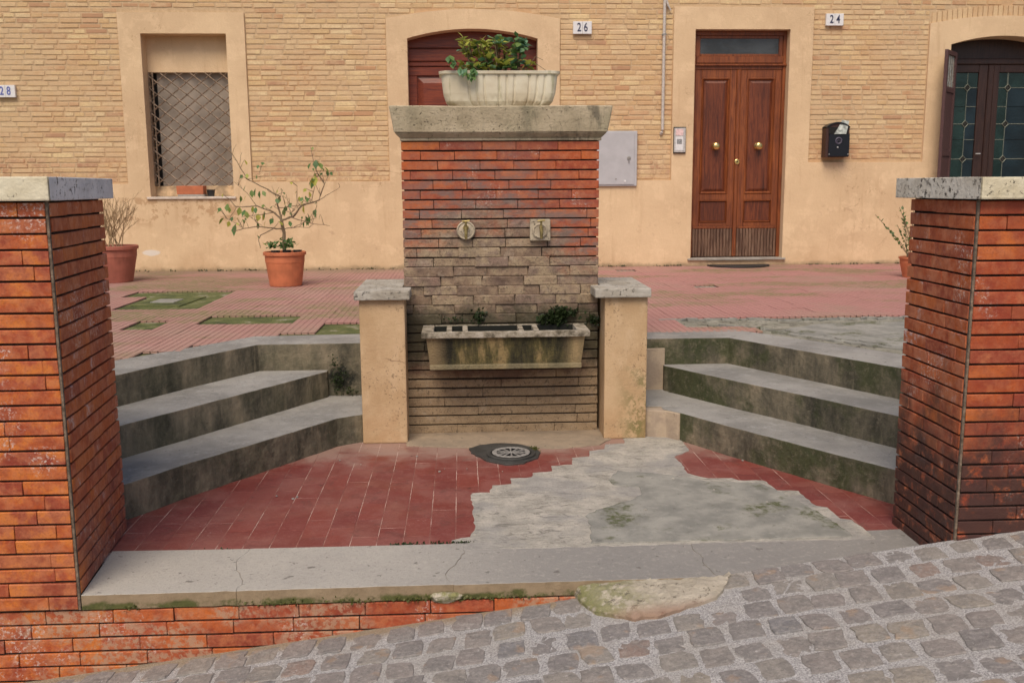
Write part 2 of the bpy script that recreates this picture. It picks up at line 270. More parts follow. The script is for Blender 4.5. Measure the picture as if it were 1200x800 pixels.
def street_mat():
    h = Mat('gritty_street_mortar'); sp = h.noise(150, 3, .85); n = h.noise(4, 5)
    c = h.ramp(sp, [(.36, (.17, .165, .17)), (.5, (.37, .36, .365)), (.64, (.62, .61, .62))]); c = h.mix(h.ss(n, .4, .65, 0, .35), c, (.36, .33, .29))
    X, Y, Z = h.xyz(); e = h.m_('MULTIPLY', h.ss(h.m_('ADD', Y, h.m_('MULTIPLY', h.noise(9, 4), .12)), 3.70, 3.78), h.ss(X, 1.3, .9)); c = h.mix(h.m_('MULTIPLY', e, .7), c, (.25, .18, .09))
    h.bump(h.m_('ADD', sp, h.m_('MULTIPLY', h.noise(25, 4), 2)), .006); return h.done(c, .95)
M_STREET = street_mat()
def sett_mat():
    h = Mat('grey_stone_sett'); r = h.rnd()
    c = h.ramp(r, [(0, (.245, .215, .195)), (.15, (.20, .185, .18)), (.3, (.26, .235, .205)), (.45, (.19, .175, .175)), (.6, (.235, .205, .19)), (.72, (.165, .165, .18)), (.78, (.225, .195, .185)), (.9, (.28, .245, .195)), (.97, (.25, .165, .13)), (1, (.15, .15, .165))], True)
    c = h.mix(.35, c, (.215, .205, .205)); c = h.mix(h.ss(h.noise(13, 6, .7, vec=h.own()), .42, .62, 0, .6), c, (.15, .143, .14)); c = h.mix(h.ss(h.noise(50, 6, .8), .47, .62, 0, .5), c, (.36, .335, .315)); c = h.mix(h.ss(h.noise(90, 4, .8), .54, .64, 0, .5), c, (.09, .085, .08))
    c = h.mix(h.ss(h.noise(34, 4, .7), .64, .70, 0, .8), c, (.42, .40, .39)); c = h.mix(h.ss(h.noise(8, 3), .60, .68, 0, .35), c, (.36, .23, .13))
    h.bump(h.m_('ADD', h.noise(70, 5, .7), h.m_('MULTIPLY', h.noise(16, 4), 2.5)), .004); return h.done(c, .72)
M_SETT = sett_mat()
def wood(name, a, b, dark, rough=.42, vert=True):
    h = Mat(name); sc = (14, 14, .9) if vert else (.9, 14, 14)
    g = h.noise(3.2, 5, .65, vec=h.scaled(sc), dist=1.2); c = h.ramp(g, [(.3, dark), (.48, a), (.62, b), (.8, a)])
    c = h.mix(h.ss(h.noise(2, 4), .4, .7, 0, .4), c, dark)
    h.bump(g, .0015); return h.done(c, rough)
M_DOOR = wood('varnished_chestnut_wood', (.19, .050, .014), (.27, .080, .022), (.085, .020, .008))
M_PANEL = wood('darker_door_panel_wood', (.12, .028, .011), (.19, .050, .017), (.045, .011, .006))
M_SLAT = wood('bleached_kickboard_wood', (.13, .065, .04), (.24, .15, .10), (.03, .013, .009), .7)
M_RED = wood('dark_red_stained_wood', (.17, .030, .012), (.23, .045, .015), (.08, .013, .008), .4, False)
M_DARKW = wood('almost_black_brown_wood', (.040, .018, .014), (.055, .026, .02), (.02, .01, .009), .4)
M_SHUT = flat('plum_brown_shutter_paint', (.085, .042, .042), .5)
M_BRASS = flat('polished_brass', (.80, .58, .24), .22, 1, .1)
M_GREYM = flat('grey_painted_metal', (.44, .44, .47), .5, 0, .05, 8)
M_ALU = flat('brushed_aluminium', (.62, .60, .58), .4, .6)
M_GALV = flat('galvanised_rusty_bar', (.22, .16, .115), .45, .3, .6, 40)
M_PIPE = flat('grey_pvc_pipe', (.52, .48, .45), .45)
M_BLACK = flat('matt_black_plastic', (.018, .018, .02), .5)
M_IRON = flat('dark_cast_iron', (.27, .26, .25), .6, .1, .3, 60, .003)
M_HOLE = flat('dark_void', (.008, .008, .008), .9)
M_TERRA = flat('terracotta_pot', (.50, .155, .07), .7, 0, .13, 9, .002)
M_TERRA2 = flat('dusty_dark_terracotta', (.34, .11, .075), .7, 0, .15, 9, .002)
M_SOIL = flat('dark_soil', (.05, .035, .022), .95, 0, .4, 60, .01)
M_WHITE = flat('white_enamel_tile', (.72, .72, .74), .25, 0, .05)
M_DIGIT = flat('dark_blue_digit_enamel', (.035, .04, .09), .4)
M_DIGITB = flat('blue_digit_enamel', (.10, .13, .42), .4)
M_SHUTG = flat('taupe_roller_panel', (.33, .28, .235), .6, 0, .25, 3)
M_MAIL = flat('navy_blue_letterbox_metal', (.005, .007, .013), .4, .1)
M_MAILS = flat('rusty_brown_letterbox_side', (.045, .016, .012), .6)
M_PAPER = flat('grey_printed_paper', (.35, .38, .36), .5, 0, .5, 30)
M_SILL = flat('pale_stone_sill', (.58, .50, .43), .8, 0, .15, 12)
M_PINK = flat('pink_paper_label', (.72, .52, .52), .6)
def glassm(name, col, rough=.08):
    h = Mat(name); n = h.noise(3, 4); c = h.mix(h.ss(n, .35, .65), col, tuple(x*1.8+.003 for x in col)); h.bump(h.noise(25, 3), .002); return h.done(c, rough, 0, .5)
M_GLASS = glassm('dim_transom_glass', (.035, .04, .045))
M_GGREEN = glassm('dark_green_leaded_glass', (.007, .020, .019), .25)
M_GBLUE = glassm('dark_blue_leaded_glass', (.004, .012, .018), .35)
M_LEAD = flat('lead_came', (.22, .24, .2), .5, .3)
def planter_mat():
    h = Mat('stained_cream_planter'); X, Y, Z = h.xyz(); n = h.noise(6, 5)
    c = h.mix(h.ss(n, .35, .65), (.66, .62, .50), (.56, .50, .38)); st = h.m_('MULTIPLY', h.ss(h.m_('ADD', Z, h.m_('MULTIPLY', h.noise(9, 4), .12)), 2.26, 2.19), h.ss(h.noise(11, 4), .38, .6)); c = h.mix(h.m_('MULTIPLY', st, .8), c, (.22, .155, .075))
    c = h.mix(h.ss(h.noise(8, 4, .6, vec=h.scaled((3, 3, .4))), .56, .7, 0, .6), c, (.30, .29, .16)); h.bump(h.noise(80), .001); return h.done(c, .6)
M_PLANTER = planter_mat()
def trough_mat():
    h = Mat('algae_streaked_trough_stone'); X, Y, Z = h.xyz(); nz = h.normz()
    s = h.noise(5.5, 6, .7, vec=h.scaled((1, 1, .22))); n = h.noise(26, 6, .75)
    c = h.ramp(s, [(.42, (.012, .012, .006)), (.48, (.045, .040, .016)), (.54, (.10, .085, .030)), (.62, (.30, .22, .10))]); c = h.mix(h.ss(n, .45, .65, 0, .55), c, (.06, .05, .028))
    ends = h.ss(h.m_('ABSOLUTE', h.m_('SUBTRACT', X, .265)), .34, .46, 0, .55); c = h.mix(ends, c, (.42, .31, .17))
    rim = h.ramp(h.noise(13, 6, .7), [(.38, (.10, .085, .06)), (.5, (.28, .245, .19)), (.64, (.44, .40, .34))]); c = h.mix(h.ss(Z, .688, .696), c, rim)
    lowb = h.m_('MULTIPLY', h.ss(Z, .525, .515), .55); c = h.mix(lowb, c, h.mix(n, (.12, .10, .05), (.40, .34, .22)))
    h.bump(h.m_('ADD', n, h.noise(90, 4)), .006); return h.done(c, .85)
M_TROUGH = trough_mat()
def leafm(name, a, b, c3=None):
    h = Mat(name); r = h.rnd(); c = h.ramp(r, [(0, a), (.6, b), (1, c3 or b)]); h.bump(h.noise(80), .001)
    h.done(c, .5); tr = h.node('ShaderNodeBsdfTranslucent'); h.link(c, tr.inputs[0]); mx = h.node('ShaderNodeMixShader'); mx.inputs[0].default_value = .35
    h.t.links.new(h.b.outputs[0], mx.inputs[1]); h.t.links.new(tr.outputs[0], mx.inputs[2]); h.t.links.new(mx.outputs[0], h.n['Material Output'].inputs['Surface']); return h.m
M_LEAFY = leafm('yellow_green_leaf', (.33, .38, .07), (.52, .50, .10), (.20, .27, .06))
M_LEAFD = leafm('dark_green_leaf', (.07, .16, .05), (.12, .23, .075), (.17, .25, .06))
M_LEAFB = leafm('bluish_green_leaf', (.09, .22, .12), (.20, .36, .22), (.12, .22, .07))
M_LEAFR = leafm('bronze_leaf', (.18, .10, .05), (.25, .13, .08))
M_MOSS = leafm('dark_moss', (.018, .035, .012), (.04, .065, .018), (.02, .03, .012))
M_BARK = flat('grey_brown_bark', (.20, .145, .09), .85, 0, .3, 60, .002)
M_TWIG = flat('dry_straw_twig', (.36, .25, .14), .85, 0, .25, 30, .001)

# ------------------------------------------------------------------ mesh helpers
def rootloc(p):
    v = Vector((0, 0, 0))
    while p is not None: v += p.location; p = p.parent
    return v
class MB:
    def __init__(s): s.v = []; s.f = []; s.a = []; s.r = 0.
    def add(s, vs, fs):
        n = len(s.v); s.v += [tuple(v) for v in vs]; s.f += [[n+i for i in f] for f in fs]; s.a += [s.r]*len(fs); return s
    def box(s, x0, x1, y0, y1, z0, z1):
        return s.add([(x, y, z) for z in (z0, z1) for y in (y0, y1) for x in (x0, x1)], [(0, 2, 3, 1), (4, 5, 7, 6), (0, 1, 5, 4), (2, 6, 7, 3), (0, 4, 6, 2), (1, 3, 7, 5)])
    def prism(s, poly, z0, z1):          # poly counter-clockwise in x, y
        a = sum(poly[i][0]*poly[(i+1) % len(poly)][1]-poly[(i+1) % len(poly)][0]*poly[i][1] for i in range(len(poly)))
        if a < 0: poly = poly[::-1]
        n = len(poly); return s.add([(x, y, z0) for x, y in poly]+[(x, y, z1) for x, y in poly], [list(range(n))[::-1], list(range(n, 2*n))]+[(i, (i+1) % n, n+(i+1) % n, n+i) for i in range(n)])
    def frustum(s, b, z0, t, z1):        # two rectangles (x0,x1,y0,y1)
        q = [(b[0], b[2], z0), (b[1], b[2], z0), (b[1], b[3], z0), (b[0], b[3], z0), (t[0], t[2], z1), (t[1], t[2], z1), (t[1], t[3], z1), (t[0], t[3], z1)]
        return s.add(q, [(3, 2, 1, 0), (4, 5, 6, 7), (0, 1, 5, 4), (1, 2, 6, 5), (2, 3, 7, 6), (3, 0, 4, 7)])
    def band(s, xs, lo, hi, y0, y1):     # vertical slab between curves lo(x) and hi(x)
        for a, b in zip(xs, xs[1:]):
            s.add([(a, y0, lo(a)), (b, y0, lo(b)), (b, y0, hi(b)), (a, y0, hi(a)), (a, y1, lo(a)), (b, y1, lo(b)), (b, y1, hi(b)), (a, y1, hi(a))], [(0, 1, 2, 3), (7, 6, 5, 4), (0, 4, 5, 1), (3, 2, 6, 7)] + ([(0, 3, 7, 4)] if a == xs[0] else []) + ([(1, 5, 6, 2)] if b == xs[-1] else []))
        return s
    def tube(s, pts, r0, r1=None, n=6):
        r1 = r0 if r1 is None else r1; pts = [Vector(p) for p in pts]; rings = []
        for i, p in enumerate(pts):
            d = (pts[min(i+1, len(pts)-1)]-pts[max(i-1, 0)]).normalized(); u = d.cross(Vector((0, 0, 1)) if abs(d.z) < .9 else Vector((1, 0, 0))).normalized(); w = d.cross(u)
            r = r0+(r1-r0)*i/max(1, len(pts)-1); rings.append([p+u*r*math.cos(k*2*math.pi/n)+w*r*math.sin(k*2*math.pi/n) for k in range(n)])
        vs = [v for q in rings for v in q]; fs = [(i*n+k, (i+1)*n+k, (i+1)*n+(k+1) % n, i*n+(k+1) % n) for i in range(len(rings)-1) for k in range(n)]
        fs += [list(range(n)), [len(vs)-n+k for k in range(n)][::-1]]; return s.add(vs, fs)
    def lathe(s, prof, c, n=28, axis='z'):
        vs = []
        for r, z in prof:
            for k in range(n):
                a = k*2*math.pi/n; p = (r*math.cos(a), r*math.sin(a), z)
                if axis == 'y': p = (p[0], -z, p[1])
                vs.append((c[0]+p[0], c[1]+p[1], c[2]+p[2]))
        fs = [(i*n+k, i*n+(k+1) % n, (i+1)*n+(k+1) % n, (i+1)*n+k) for i in range(len(prof)-1) for k in range(n)]
        return s.add(vs, fs+[list(range(n))[::-1], [len(vs)-n+k for k in range(n)]])
    def build(s, name, mat, parent=None, bevel=0, smooth=False, seg=1, sub=0):
        me = bpy.data.meshes.new(name); L = rootloc(parent)
        me.from_pydata([(v[0]-L.x, v[1]-L.y, v[2]-L.z) for v in s.v], [], s.f)
        if any(s.a):
            at = me.attributes.new('rnd', 'FLOAT', 'FACE'); at.data.foreach_set('value', s.a)
        bm = bmesh.new(); bm.from_mesh(me); bmesh.ops.recalc_face_normals(bm, faces=bm.faces)
        if sub:
            bmesh.ops.triangulate(bm, faces=[f for f in bm.faces if len(f.verts) > 4])
            bmesh.ops.subdivide_edges(bm, edges=bm.edges, cuts=sub, use_grid_fill=True)
        if bevel: bmesh.ops.bevel(bm, geom=[e for e in bm.edges if e.is_manifold and e.calc_face_angle(0) > .5], offset=bevel, segments=seg, profile=.6, affect='EDGES', clamp_overlap=True)
        bm.to_mesh(me); bm.free(); me.materials.append(mat)
        if smooth:
            for p in me.polygons: p.use_smooth = True
        o = bpy.data.objects.new(name, me); C.objects.link(o); o.parent = parent; return o
def box(name, mat, parent, *a, bevel=.004): return MB().box(*a).build(name, mat, parent, bevel)
def tag(o, label=None, cat=None, group=None, kind=None):
    if label: o['label'] = label
    if cat: o['category'] = cat
    if group: o['group'] = group
    if kind: o['kind'] = kind
    return o
def empty(name, loc, label=None, cat=None, group=None, kind=None):
    o = bpy.data.objects.new(name, None); C.objects.link(o); o.location = loc; return tag(o, label, cat, group, kind)
def inst(name, me, parent, loc, rot=(0, 0, 0), scale=(1, 1, 1)):
    o = bpy.data.objects.new(name, me); C.objects.link(o); o.parent = parent; L = rootloc(parent)
    o.location = (loc[0]-L.x, loc[1]-L.y, loc[2]-L.z); o.rotation_euler = rot; o.scale = scale; return o
def jag(poly, step=.05, amp=.008, closed=True):
    out = []; n = len(poly)
    for i in range(n if closed else n-1):
        a, b = poly[i], poly[(i+1) % n]; k = max(1, int(math.dist(a, b)/step))
        for j in range(k):
            t = j/k; q = amp if (j or True) else 0
            out.append((a[0]+(b[0]-a[0])*t+random.uniform(-q, q), a[1]+(b[1]-a[1])*t+random.uniform(-q, q)))
    return out
def inside(x, y, poly):
    c = False; n = len(poly)
    for i in range(n):
        x1, y1 = poly[i]; x2, y2 = poly[(i+1) % n]
        if (y1 > y) != (y2 > y) and x < (x2-x1)*(y-y1)/(y2-y1)+x1: c = not c
    return c

# brick meshes: length along x centred, outer face at y=0 going back to +y, centred in z
BL, BH = .262, .0515
def brick_mesh(i, L=BL, H=BH, D=.05, jit=.0014, bev=.0035, mat=M_BRICK):
    rr = random.Random(i*17+3); bm = bmesh.new(); bmesh.ops.create_cube(bm, size=1)
    for v in bm.verts:
        v.co = Vector((v.co.x*L, (v.co.y+.5)*D, v.co.z*H))
    bmesh.ops.bevel(bm, geom=[e for e in bm.edges if min(v.co.y for v in e.verts) < D*.5], offset=bev, segments=1, profile=.6, affect='EDGES')
    for v in bm.verts:
        v.co += Vector((rr.uniform(-1, 1), rr.uniform(-.6, .6), rr.uniform(-1, 1)))*jit
    me = bpy.data.meshes.new('brick'); bm.to_mesh(me); bm.free(); me.materials.append(mat); return me
BR = [brick_mesh(i, bev=.0022) for i in range(8)]
BR_ROUGH = [brick_mesh(i+20, H=.0605, jit=.0035, bev=.005) for i in range(8)]
def lengths(L, rr, lmin=.05, off=0., mixl=(1,)):
    out = []; x = -off
    while x < L-1e-4:
        l = .27*rr.choice(mixl); a = max(0, x); b = min(L, x+l)
        if L-b < lmin: b = L
        if b-a > .02: out.append((a, b))
        x = b if b == L else x+l
    if len(out) > 1 and out[0][1]-out[0][0] < lmin: out[1] = (0, out[1][1]); out.pop(0)
    return out
def lay(parent, p0, p1, ztop, n, pitch, seed, rough=None, skip=None, flush=.0018, gap=.0022, mixl=(1, .8, .6, 1)):
    """bricks on a vertical face from p0 to p1 (x, y), seen from the right-hand side of the walk p0->p1"""
    rr = random.Random(seed); dx, dy = p1[0]-p0[0], p1[1]-p0[1]; L = math.hypot(dx, dy); ang = math.atan2(dy, dx); ux, uy = dx/L, dy/L; nx, ny = -uy, ux
    for c in range(n):
        z = ztop-(c+.5)*pitch; off = (.135 if c % 2 else 0)+rr.uniform(-.02, .02)+.03
        for a, b in lengths(L, rr, off=off, mixl=mixl):
            mx = (a+b)/2; x, y = p0[0]+ux*mx, p0[1]+uy*mx
            if skip and skip(x, z): continue
            rg = bool(rough and rough(x, z)); me = rr.choice(BR_ROUGH if rg else BR)
            q = rr.uniform(-.010, .009) if rg else rr.uniform(-flush, flush)
            inst('brick', me, parent, (x+nx*q, y+ny*q, z+rr.uniform(-.0008, .0008)), (0, 0, ang+rr.uniform(-.002, .002)), ((b-a-(.001 if rg else gap))/BL, 1, 1))

# ------------------------------------------------------------------ STREET
SA, SB = -.133, .131
def sz(x): return SA+SB*x
street = MB().add([(-12, -8, sz(-12)), (12, -8, sz(12)), (12, 3.745, sz(12)), (-12, 3.745, sz(-12)), (-12, -8, sz(-12)-.3), (12, -8, sz(12)-.3), (12, 3.745, sz(12)-.3), (-12, 3.745, sz(-12)-.3)],
    [(0, 1, 2, 3), (7, 6, 5, 4), (0, 4, 5, 1), (1, 5, 6, 2), (2, 6, 7, 3), (3, 7, 4, 0)]).build('street', M_STREET); tag(street, kind='structure')
def sett_mesh(i, w=.129, l=.140):
    rr = random.Random(i); n = 16; vs = []; rings = [(1., -.02), (1., .0005), (.94, .0035), (.55, .0045)]; out = []
    sq = rr.uniform(6, 14)
    for k in range(n):
        a = k*2*math.pi/n; r = (abs(math.cos(a))**sq+abs(math.sin(a))**sq)**(-1/sq)*(1+rr.uniform(-.09, .03)-(.16 if rr.random() < .06 else 0)); out.append((math.cos(a)*r*w/2, math.sin(a)*r*l/2))
    sh = rr.uniform(-.12, .12)
    for s_, z in rings: vs += [((x+sh*y)*s_, y*s_, z+(rr.uniform(-.0015, .0015) if z > 0 else 0)) for x, y in out]
    fs = [(j*n+k, j*n+(k+1) % n, (j+1)*n+(k+1) % n, (j+1)*n+k) for j in range(3) for k in range(n)]+[[3*n+k for k in range(n)]]
    me = bpy.data.meshes.new('sett'); me.from_pydata(vs, [], fs); me.materials.append(M_SETT)
    return me
SETTS = [sett_mesh(i) for i in range(16)]
PATCH_RIM = [(.45, 3.745), (.466, 3.676), (.519, 3.555), (.58, 3.511), (.661, 3.453), (.754, 3.451), (.844, 3.48), (.991, 3.529), (1.039, 3.601), (1.093, 3.709), (1.1, 3.745)]
rr = random.Random(5); tilt = -math.atan(SB); far = []
for j in range(-1, 30):
    y = 3.665-j*.146
    for i in range(-40, 44):
        x = i*.137+(.03 if j % 2 else 0)+rr.uniform(-.012, .012)+.012*j; yy = y+rr.uniform(-.014, .014)+.02*math.sin(x*1.7)
        if yy > 3.70 or (j == -1): continue
        if abs(x) > 3.2+j*.25: continue
        if inside(x, yy, [(a, b-.02) for a, b in PATCH_RIM]): continue
        near = j <= 8 and -2.15 < x < 2.75 and j < 7
        data = (x, yy, rr.randrange(16), rr.uniform(-.09, .09), rr.uniform(.84, 1.05), rr.uniform(.8, 1.04), rr.uniform(-.004, .0035))
        if near: inst('sett', SETTS[data[2]], street, (x, yy, sz(x)+data[6]), (0, tilt, data[3]), (data[4], data[5], 1))
        else: far.append(data)
b = MB()
for x, yy, k, a, sx_, sy_, dz in far:
    me = SETTS[k]; b.r = rr.random(); ca, sa = math.cos(a), math.sin(a)
    vs = [(x+(v.co.x*sx_*ca-v.co.y*sy_*sa), yy+(v.co.x*sx_*sa+v.co.y*sy_*ca), sz(x+(v.co.x*sx_*ca-v.co.y*sy_*sa))+v.co.z+dz) for v in me.vertices]
    b.add(vs, [list(p.vertices) for p in me.polygons])
tag(b.build('distant_setts', M_SETT, street), kind='stuff')
# broken cement fillet between ledge and setts
NU, NV = 60, 18; vs = []
def rim(t):
    n = len(PATCH_RIM)-1; i = min(int(t*n), n-1); f = t*n-i; a, c = PATCH_RIM[i], PATCH_RIM[i+1]; return a[0]+(c[0]-a[0])*f, a[1]+(c[1]-a[1])*f
for j in range(NV+1):
    for i in range(NU+1):
        t = i/NU; x0, y0 = rim(t); jx, jy = (noise.noise((x0*25, y0*25, 3))*.014, noise.noise((x0*25, y0*25, 9))*.014) if 0 < i < NU else (0, 0); x0 += jx; y0 += jy
        x1, y1 = .47+.62*t, 3.752; z0 = sz(x0)+.014; z1 = -.022+.019*min(1, t*4)
        v = j/NV; x = x0+(x1-x0)*v; y = y0+(y1-y0)*v; z = z0+(z1-z0)*(v**.8)+.012*math.sin(v*math.pi)*(1-.6*t)+noise.noise((x*14, y*14, 1))*.007+noise.noise((x*45, y*45, 1))*.006
        vs.append((x, y, z))
base = len(vs)
for i in range(NU+1): vs.append((vs[i][0], vs[i][1]+.004, vs[i][2]-.05))
fs = [(j*(NU+1)+i, j*(NU+1)+i+1, (j+1)*(NU+1)+i+1, (j+1)*(NU+1)+i) for j in range(NV) for i in range(NU)]+[(base+i, base+i+1, i+1, i) for i in range(NU)]
def fil_mat():
    h = Mat('mossy_broken_cement'); X, Y, Z = h.xyz(); n = h.noise(7, 6, .65); c = h.mix(h.ss(n, .35, .62), (.58, .52, .43), (.46, .41, .33))
    mo = h.m_('MULTIPLY', h.ss(h.m_('ADD', X, h.m_('MULTIPLY', h.noise(9, 5, .7), .7)), 1.18, .85), h.ss(h.noise(18, 5, .7), .38, .55)); c = h.mix(h.m_('MULTIPLY', mo, .8), c, h.mix(h.noise(50), (.09, .12, .02), (.28, .27, .07)))
    c = h.mix(h.ss(h.noise(17, 7, .8), .57, .62, 0, .8), c, (.12, .10, .075)); c = h.mix(h.m_('MULTIPLY', h.ss(Y, 3.56, 3.46), .7), c, (.32, .17, .11)); h.bump(h.m_('ADD', h.noise(60, 5, .8), h.m_('MULTIPLY', h.noise(12, 6, .7), 2)), .012); return h.done(c, .9)
M_FIL = fil_mat()
MBf = MB(); MBf.add(vs, fs); tag(MBf.build('cement_fillet', M_FIL), 'broken mossy slab of pale cement wedged between the long ledge and the cobbles', 'cement slab')

# ------------------------------------------------------------------ LEDGE AND LOW WALL
LZ = .003
low = empty('low_brick_wall', (-.9, 3.74, -.4), 'low red brick wall under the grey ledge, tapering away against the sloping cobbles', 'wall')
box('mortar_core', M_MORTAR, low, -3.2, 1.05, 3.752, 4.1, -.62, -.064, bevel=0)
lay(low, (-3.2, 3.741), (1.05, 3.741), -.0635, 9, .0605, 11, skip=lambda x, z: z+.03 < sz(x)-.02, gap=.0035, mixl=(1, 1, 1, .97, .9))
ledge = empty('stone_ledge', (.3, 3.9, 0), 'long cracked grey stone ledge along the front of the sunken tiled floor', 'ledge')
def crack(pts): return [(pts[i][0], pts[i][1]) for i in range(len(pts))]
CR = [[(-1.60, 4.215), (-1.555, 3.735)], [(-.976, 4.205), (-1.0, 4.07), (-.99, 3.99), (-.94, 3.85), (-.93, 3.80), (-.935, 3.735)], [(-.018, 4.19), (-.005, 4.09), (-.04, 3.97), (-.09, 3.85), (-.085, 3.80), (-.05, 3.74)], [(1.035, 4.19), (1.02, 4.06), (1.045, 3.95), (1.03, 3.87), (1.06, 3.745)], [(2.075, 4.24), (2.06, 3.73)]]
CRJ = [CR[0]]+[[p for p in jag(c_, .03, .007, False)]+[c_[-1]] for c_ in CR[1:4]]+[CR[4]]
for k in range(4):
    g = .0; L_, R_ = CRJ[k], CRJ[k+1]; poly = [(x+(g if k else 0), y) for x, y in L_]+[(x, y+abs(dy)) for (x, y), dy in zip(jag([L_[-1], R_[-1]], .045, .0, False)[1:], [random.gauss(0, .0022)+(.007 if random.random() < .06 else 0) for _ in range(60)])]+[(x-(.0008 if k < 3 else 0), y) for x, y in R_[::-1]]
    MB().prism(poly, -.062, LZ+(0, .001, -.001, .0)[k]).build('ledge_slab', M_LEDGE, ledge, .0022)
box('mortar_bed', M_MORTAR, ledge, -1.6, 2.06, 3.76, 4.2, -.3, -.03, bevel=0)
# moss and crumbling mortar under the ledge lip
def clump(b, c, ext, n, size, rr, flatten=1.):
    for _ in range(n):
        p = Vector((c[0]+rr.gauss(0, ext[0]), c[1]+rr.gauss(0, ext[1]), c[2]+rr.gauss(0, ext[2]))); s_ = size*rr.uniform(.5, 1.3)
        d = Vector((rr.uniform(-1, 1), rr.uniform(-1, .2), rr.uniform(-.2, 1)*flatten)).normalized(); u = d.orthogonal().normalized()*s_*.5; b.r = rr.random()
        w = d.cross(u).normalized()*s_*.15
        b.add([p, p+d*s_*.5+u+w, p+d*s_, p+d*s_*.5-u+w], [(0, 1, 2, 3)])
M_MOSSL = leafm('bright_moss', (.07, .085, .02), (.13, .14, .035), (.17, .16, .06))
b = MB()
for x, n, s_ in [(-1.35, 25, .02), (-.9, 14, .02), (-.75, 40, .06), (-.45, 50, .08), (-.2, 60, .06), (-.03, 60, .035), (.1, 20, .03), (.25, 30, .06)]:
    clump(b, (x, 3.739, -.058), (s_, .002, .007), n, .012, rr)
tag(b.build('moss_line', M_MOSSL), 'green moss growing along the seam under the ledge lip', 'moss', kind='stuff')
b = MB()
for x, n, s_ in [(-.25, 24, .035), (-.31, 14, .02), (-.03, 40, .04), (-.12, 20, .02), (-1.1, 10, .03)]: clump(b, (x, 4.205, .003), (s_, .003, .002), n, .013, rr)
tag(b.build('seam_moss', M_MOSS), 'small dark moss tufts in the joint between red tiles and ledge', 'moss', kind='stuff')
ch = MB(); ch.lathe([(.02, -.03), (.05, -.015), (.056, .0), (.035, .012), (.01, .016)], (-.085, 3.742, -.045), 11)
ch.v = [(x+(x+.085)*.35+noise.noise((x*40, y*40, z*40))*.012, y*1.0+(y-3.742)*-.6, z+noise.noise((x*30, z*30, 1))*.012) for x, y, z in ch.v]
tag(ch.build('mortar_lump', M_FIL, None, 0, False), 'yellowish lump of crumbling mortar at the ledge crack above the low brick wall', 'mortar lump')

# ------------------------------------------------------------------ SUNKEN FLOOR
floor = MB().prism([(-2.4, 4.1), (2.6, 4.1), (2.6, 6.9), (-2.4, 6.9)], -.4, -.0012).build('sunken_floor', M_GROUT); tag(floor, kind='structure')
def tile_mesh(i, w=.1192, l=.2395):
    rr = random.Random(i+50); bm = bmesh.new(); bmesh.ops.create_cube(bm, size=1)
    for v in bm.verts: v.co = Vector((v.co.x*w, v.co.y*l, v.co.z*.02-.01))
    bmesh.ops.bevel(bm, geom=[e for e in bm.edges if max(v.co.z for v in e.verts) > -.001], offset=.0007, segments=1, affect='EDGES')
    for v in bm.verts: v.co.x += rr.uniform(-.0006, .0006); v.co.y += rr.uniform(-.001, .001)
    me = bpy.data.meshes.new('floor_tile'); bm.to_mesh(me); bm.free(); me.materials.append(M_TILE); return me
TILES = [tile_mesh(i) for i in range(5)]
PA = [(-.08, 4.12), (-.06, 4.24), (.026, 4.283), (.045, 4.40), (.033, 4.928), (.134, 4.935), (.149, 5.05), (.26, 5.07), (.262, 5.17), (.38, 5.19), (.39, 5.27), (.50, 5.29), (.51, 5.40), (.64, 5.42), (.65, 5.56), (.76, 5.58), (.77, 5.70), (.87, 5.74), (.9, 5.84), (1.02, 5.86), (1.03, 5.97), (1.2, 6.05), (1.4, 5.93), (1.392, 5.665), (1.269, 5.541), (1.279, 5.36), (1.27, 5.192), (1.361, 5.088), (1.50, 5.09), (1.52, 5.04), (1.659, 5.035), (1.67, 4.86), (1.782, 4.84), (1.789, 4.60), (1.835, 4.57), (1.84, 4.40), (1.89, 4.38), (1.9, 4.12)]
PB = [(.57, 4.15), (.603, 4.321), (.60, 4.523), (.692, 4.62), (.893, 4.766), (.945, 4.876), (.943, 4.965), (.81, 5.0), (.80, 5.10), (.883, 5.253), (1.047, 5.208), (1.222, 5.114), (1.34, 5.03), (1.62, 4.97), (1.70, 4.775), (1.76, 4.502), (1.80, 4.234), (1.80, 4.15)]
FP = [(-1.75, 4.1), (2.35, 4.1), (1.3, 6.0), (.9, 6.0), (.9, 5.93), (-.36, 5.93), (-.8, 6.02), (-.55, 6.1)]
FP = [(-2.1, 4.1), (2.6, 4.1), (1.6, 6.1), (-1.1, 6.1)]
rr = random.Random(9)
for i in range(-17, 21):
    x = i*.1215+.015; st = (.0 if i % 2 else .12)+rr.uniform(-.01, .01)
    for j in range(-1, 9):
        y = 4.20+st+j*.2425+.12
        y0, y1 = y-.12, y+.12
        if y1 < 4.26 or y0 > 6.02: continue
        y0 = max(y0, 4.195)
        if not inside(x, (y0+y1)/2, FP): continue
        if -.2 < x < .86 and y0 > 5.83: continue
        pts = [(x-.05, y0+.02), (x+.05, y0+.02), (x-.05, y1-.02), (x+.05, y1-.02), (x, (y0+y1)/2)]
        if all(inside(a, c, PA) or inside(a, c, PB) for a, c in pts): continue
        inst('floor_tile', rr.choice(TILES), floor, (x, (y0+y1)/2, rr.uniform(-.0008, .0006)), (rr.uniform(-.002, .002), rr.uniform(-.003, .003), 0), (1, (y1-y0)/.2395, 1))
def slab(poly, z0, z1, name, mat, parent, step=.035, amp=.006, bev=.0015):
    return MB().prism(jag(poly, step, amp), z0, z1).build(name, mat, parent, bev)
slab(PA, -.02, .0035, 'rough_cement_patch', M_PATCH, floor)
slab(PB, -.02, .0085, 'grey_cement_patch', M_PATCH2, floor, .03, .008, .002)
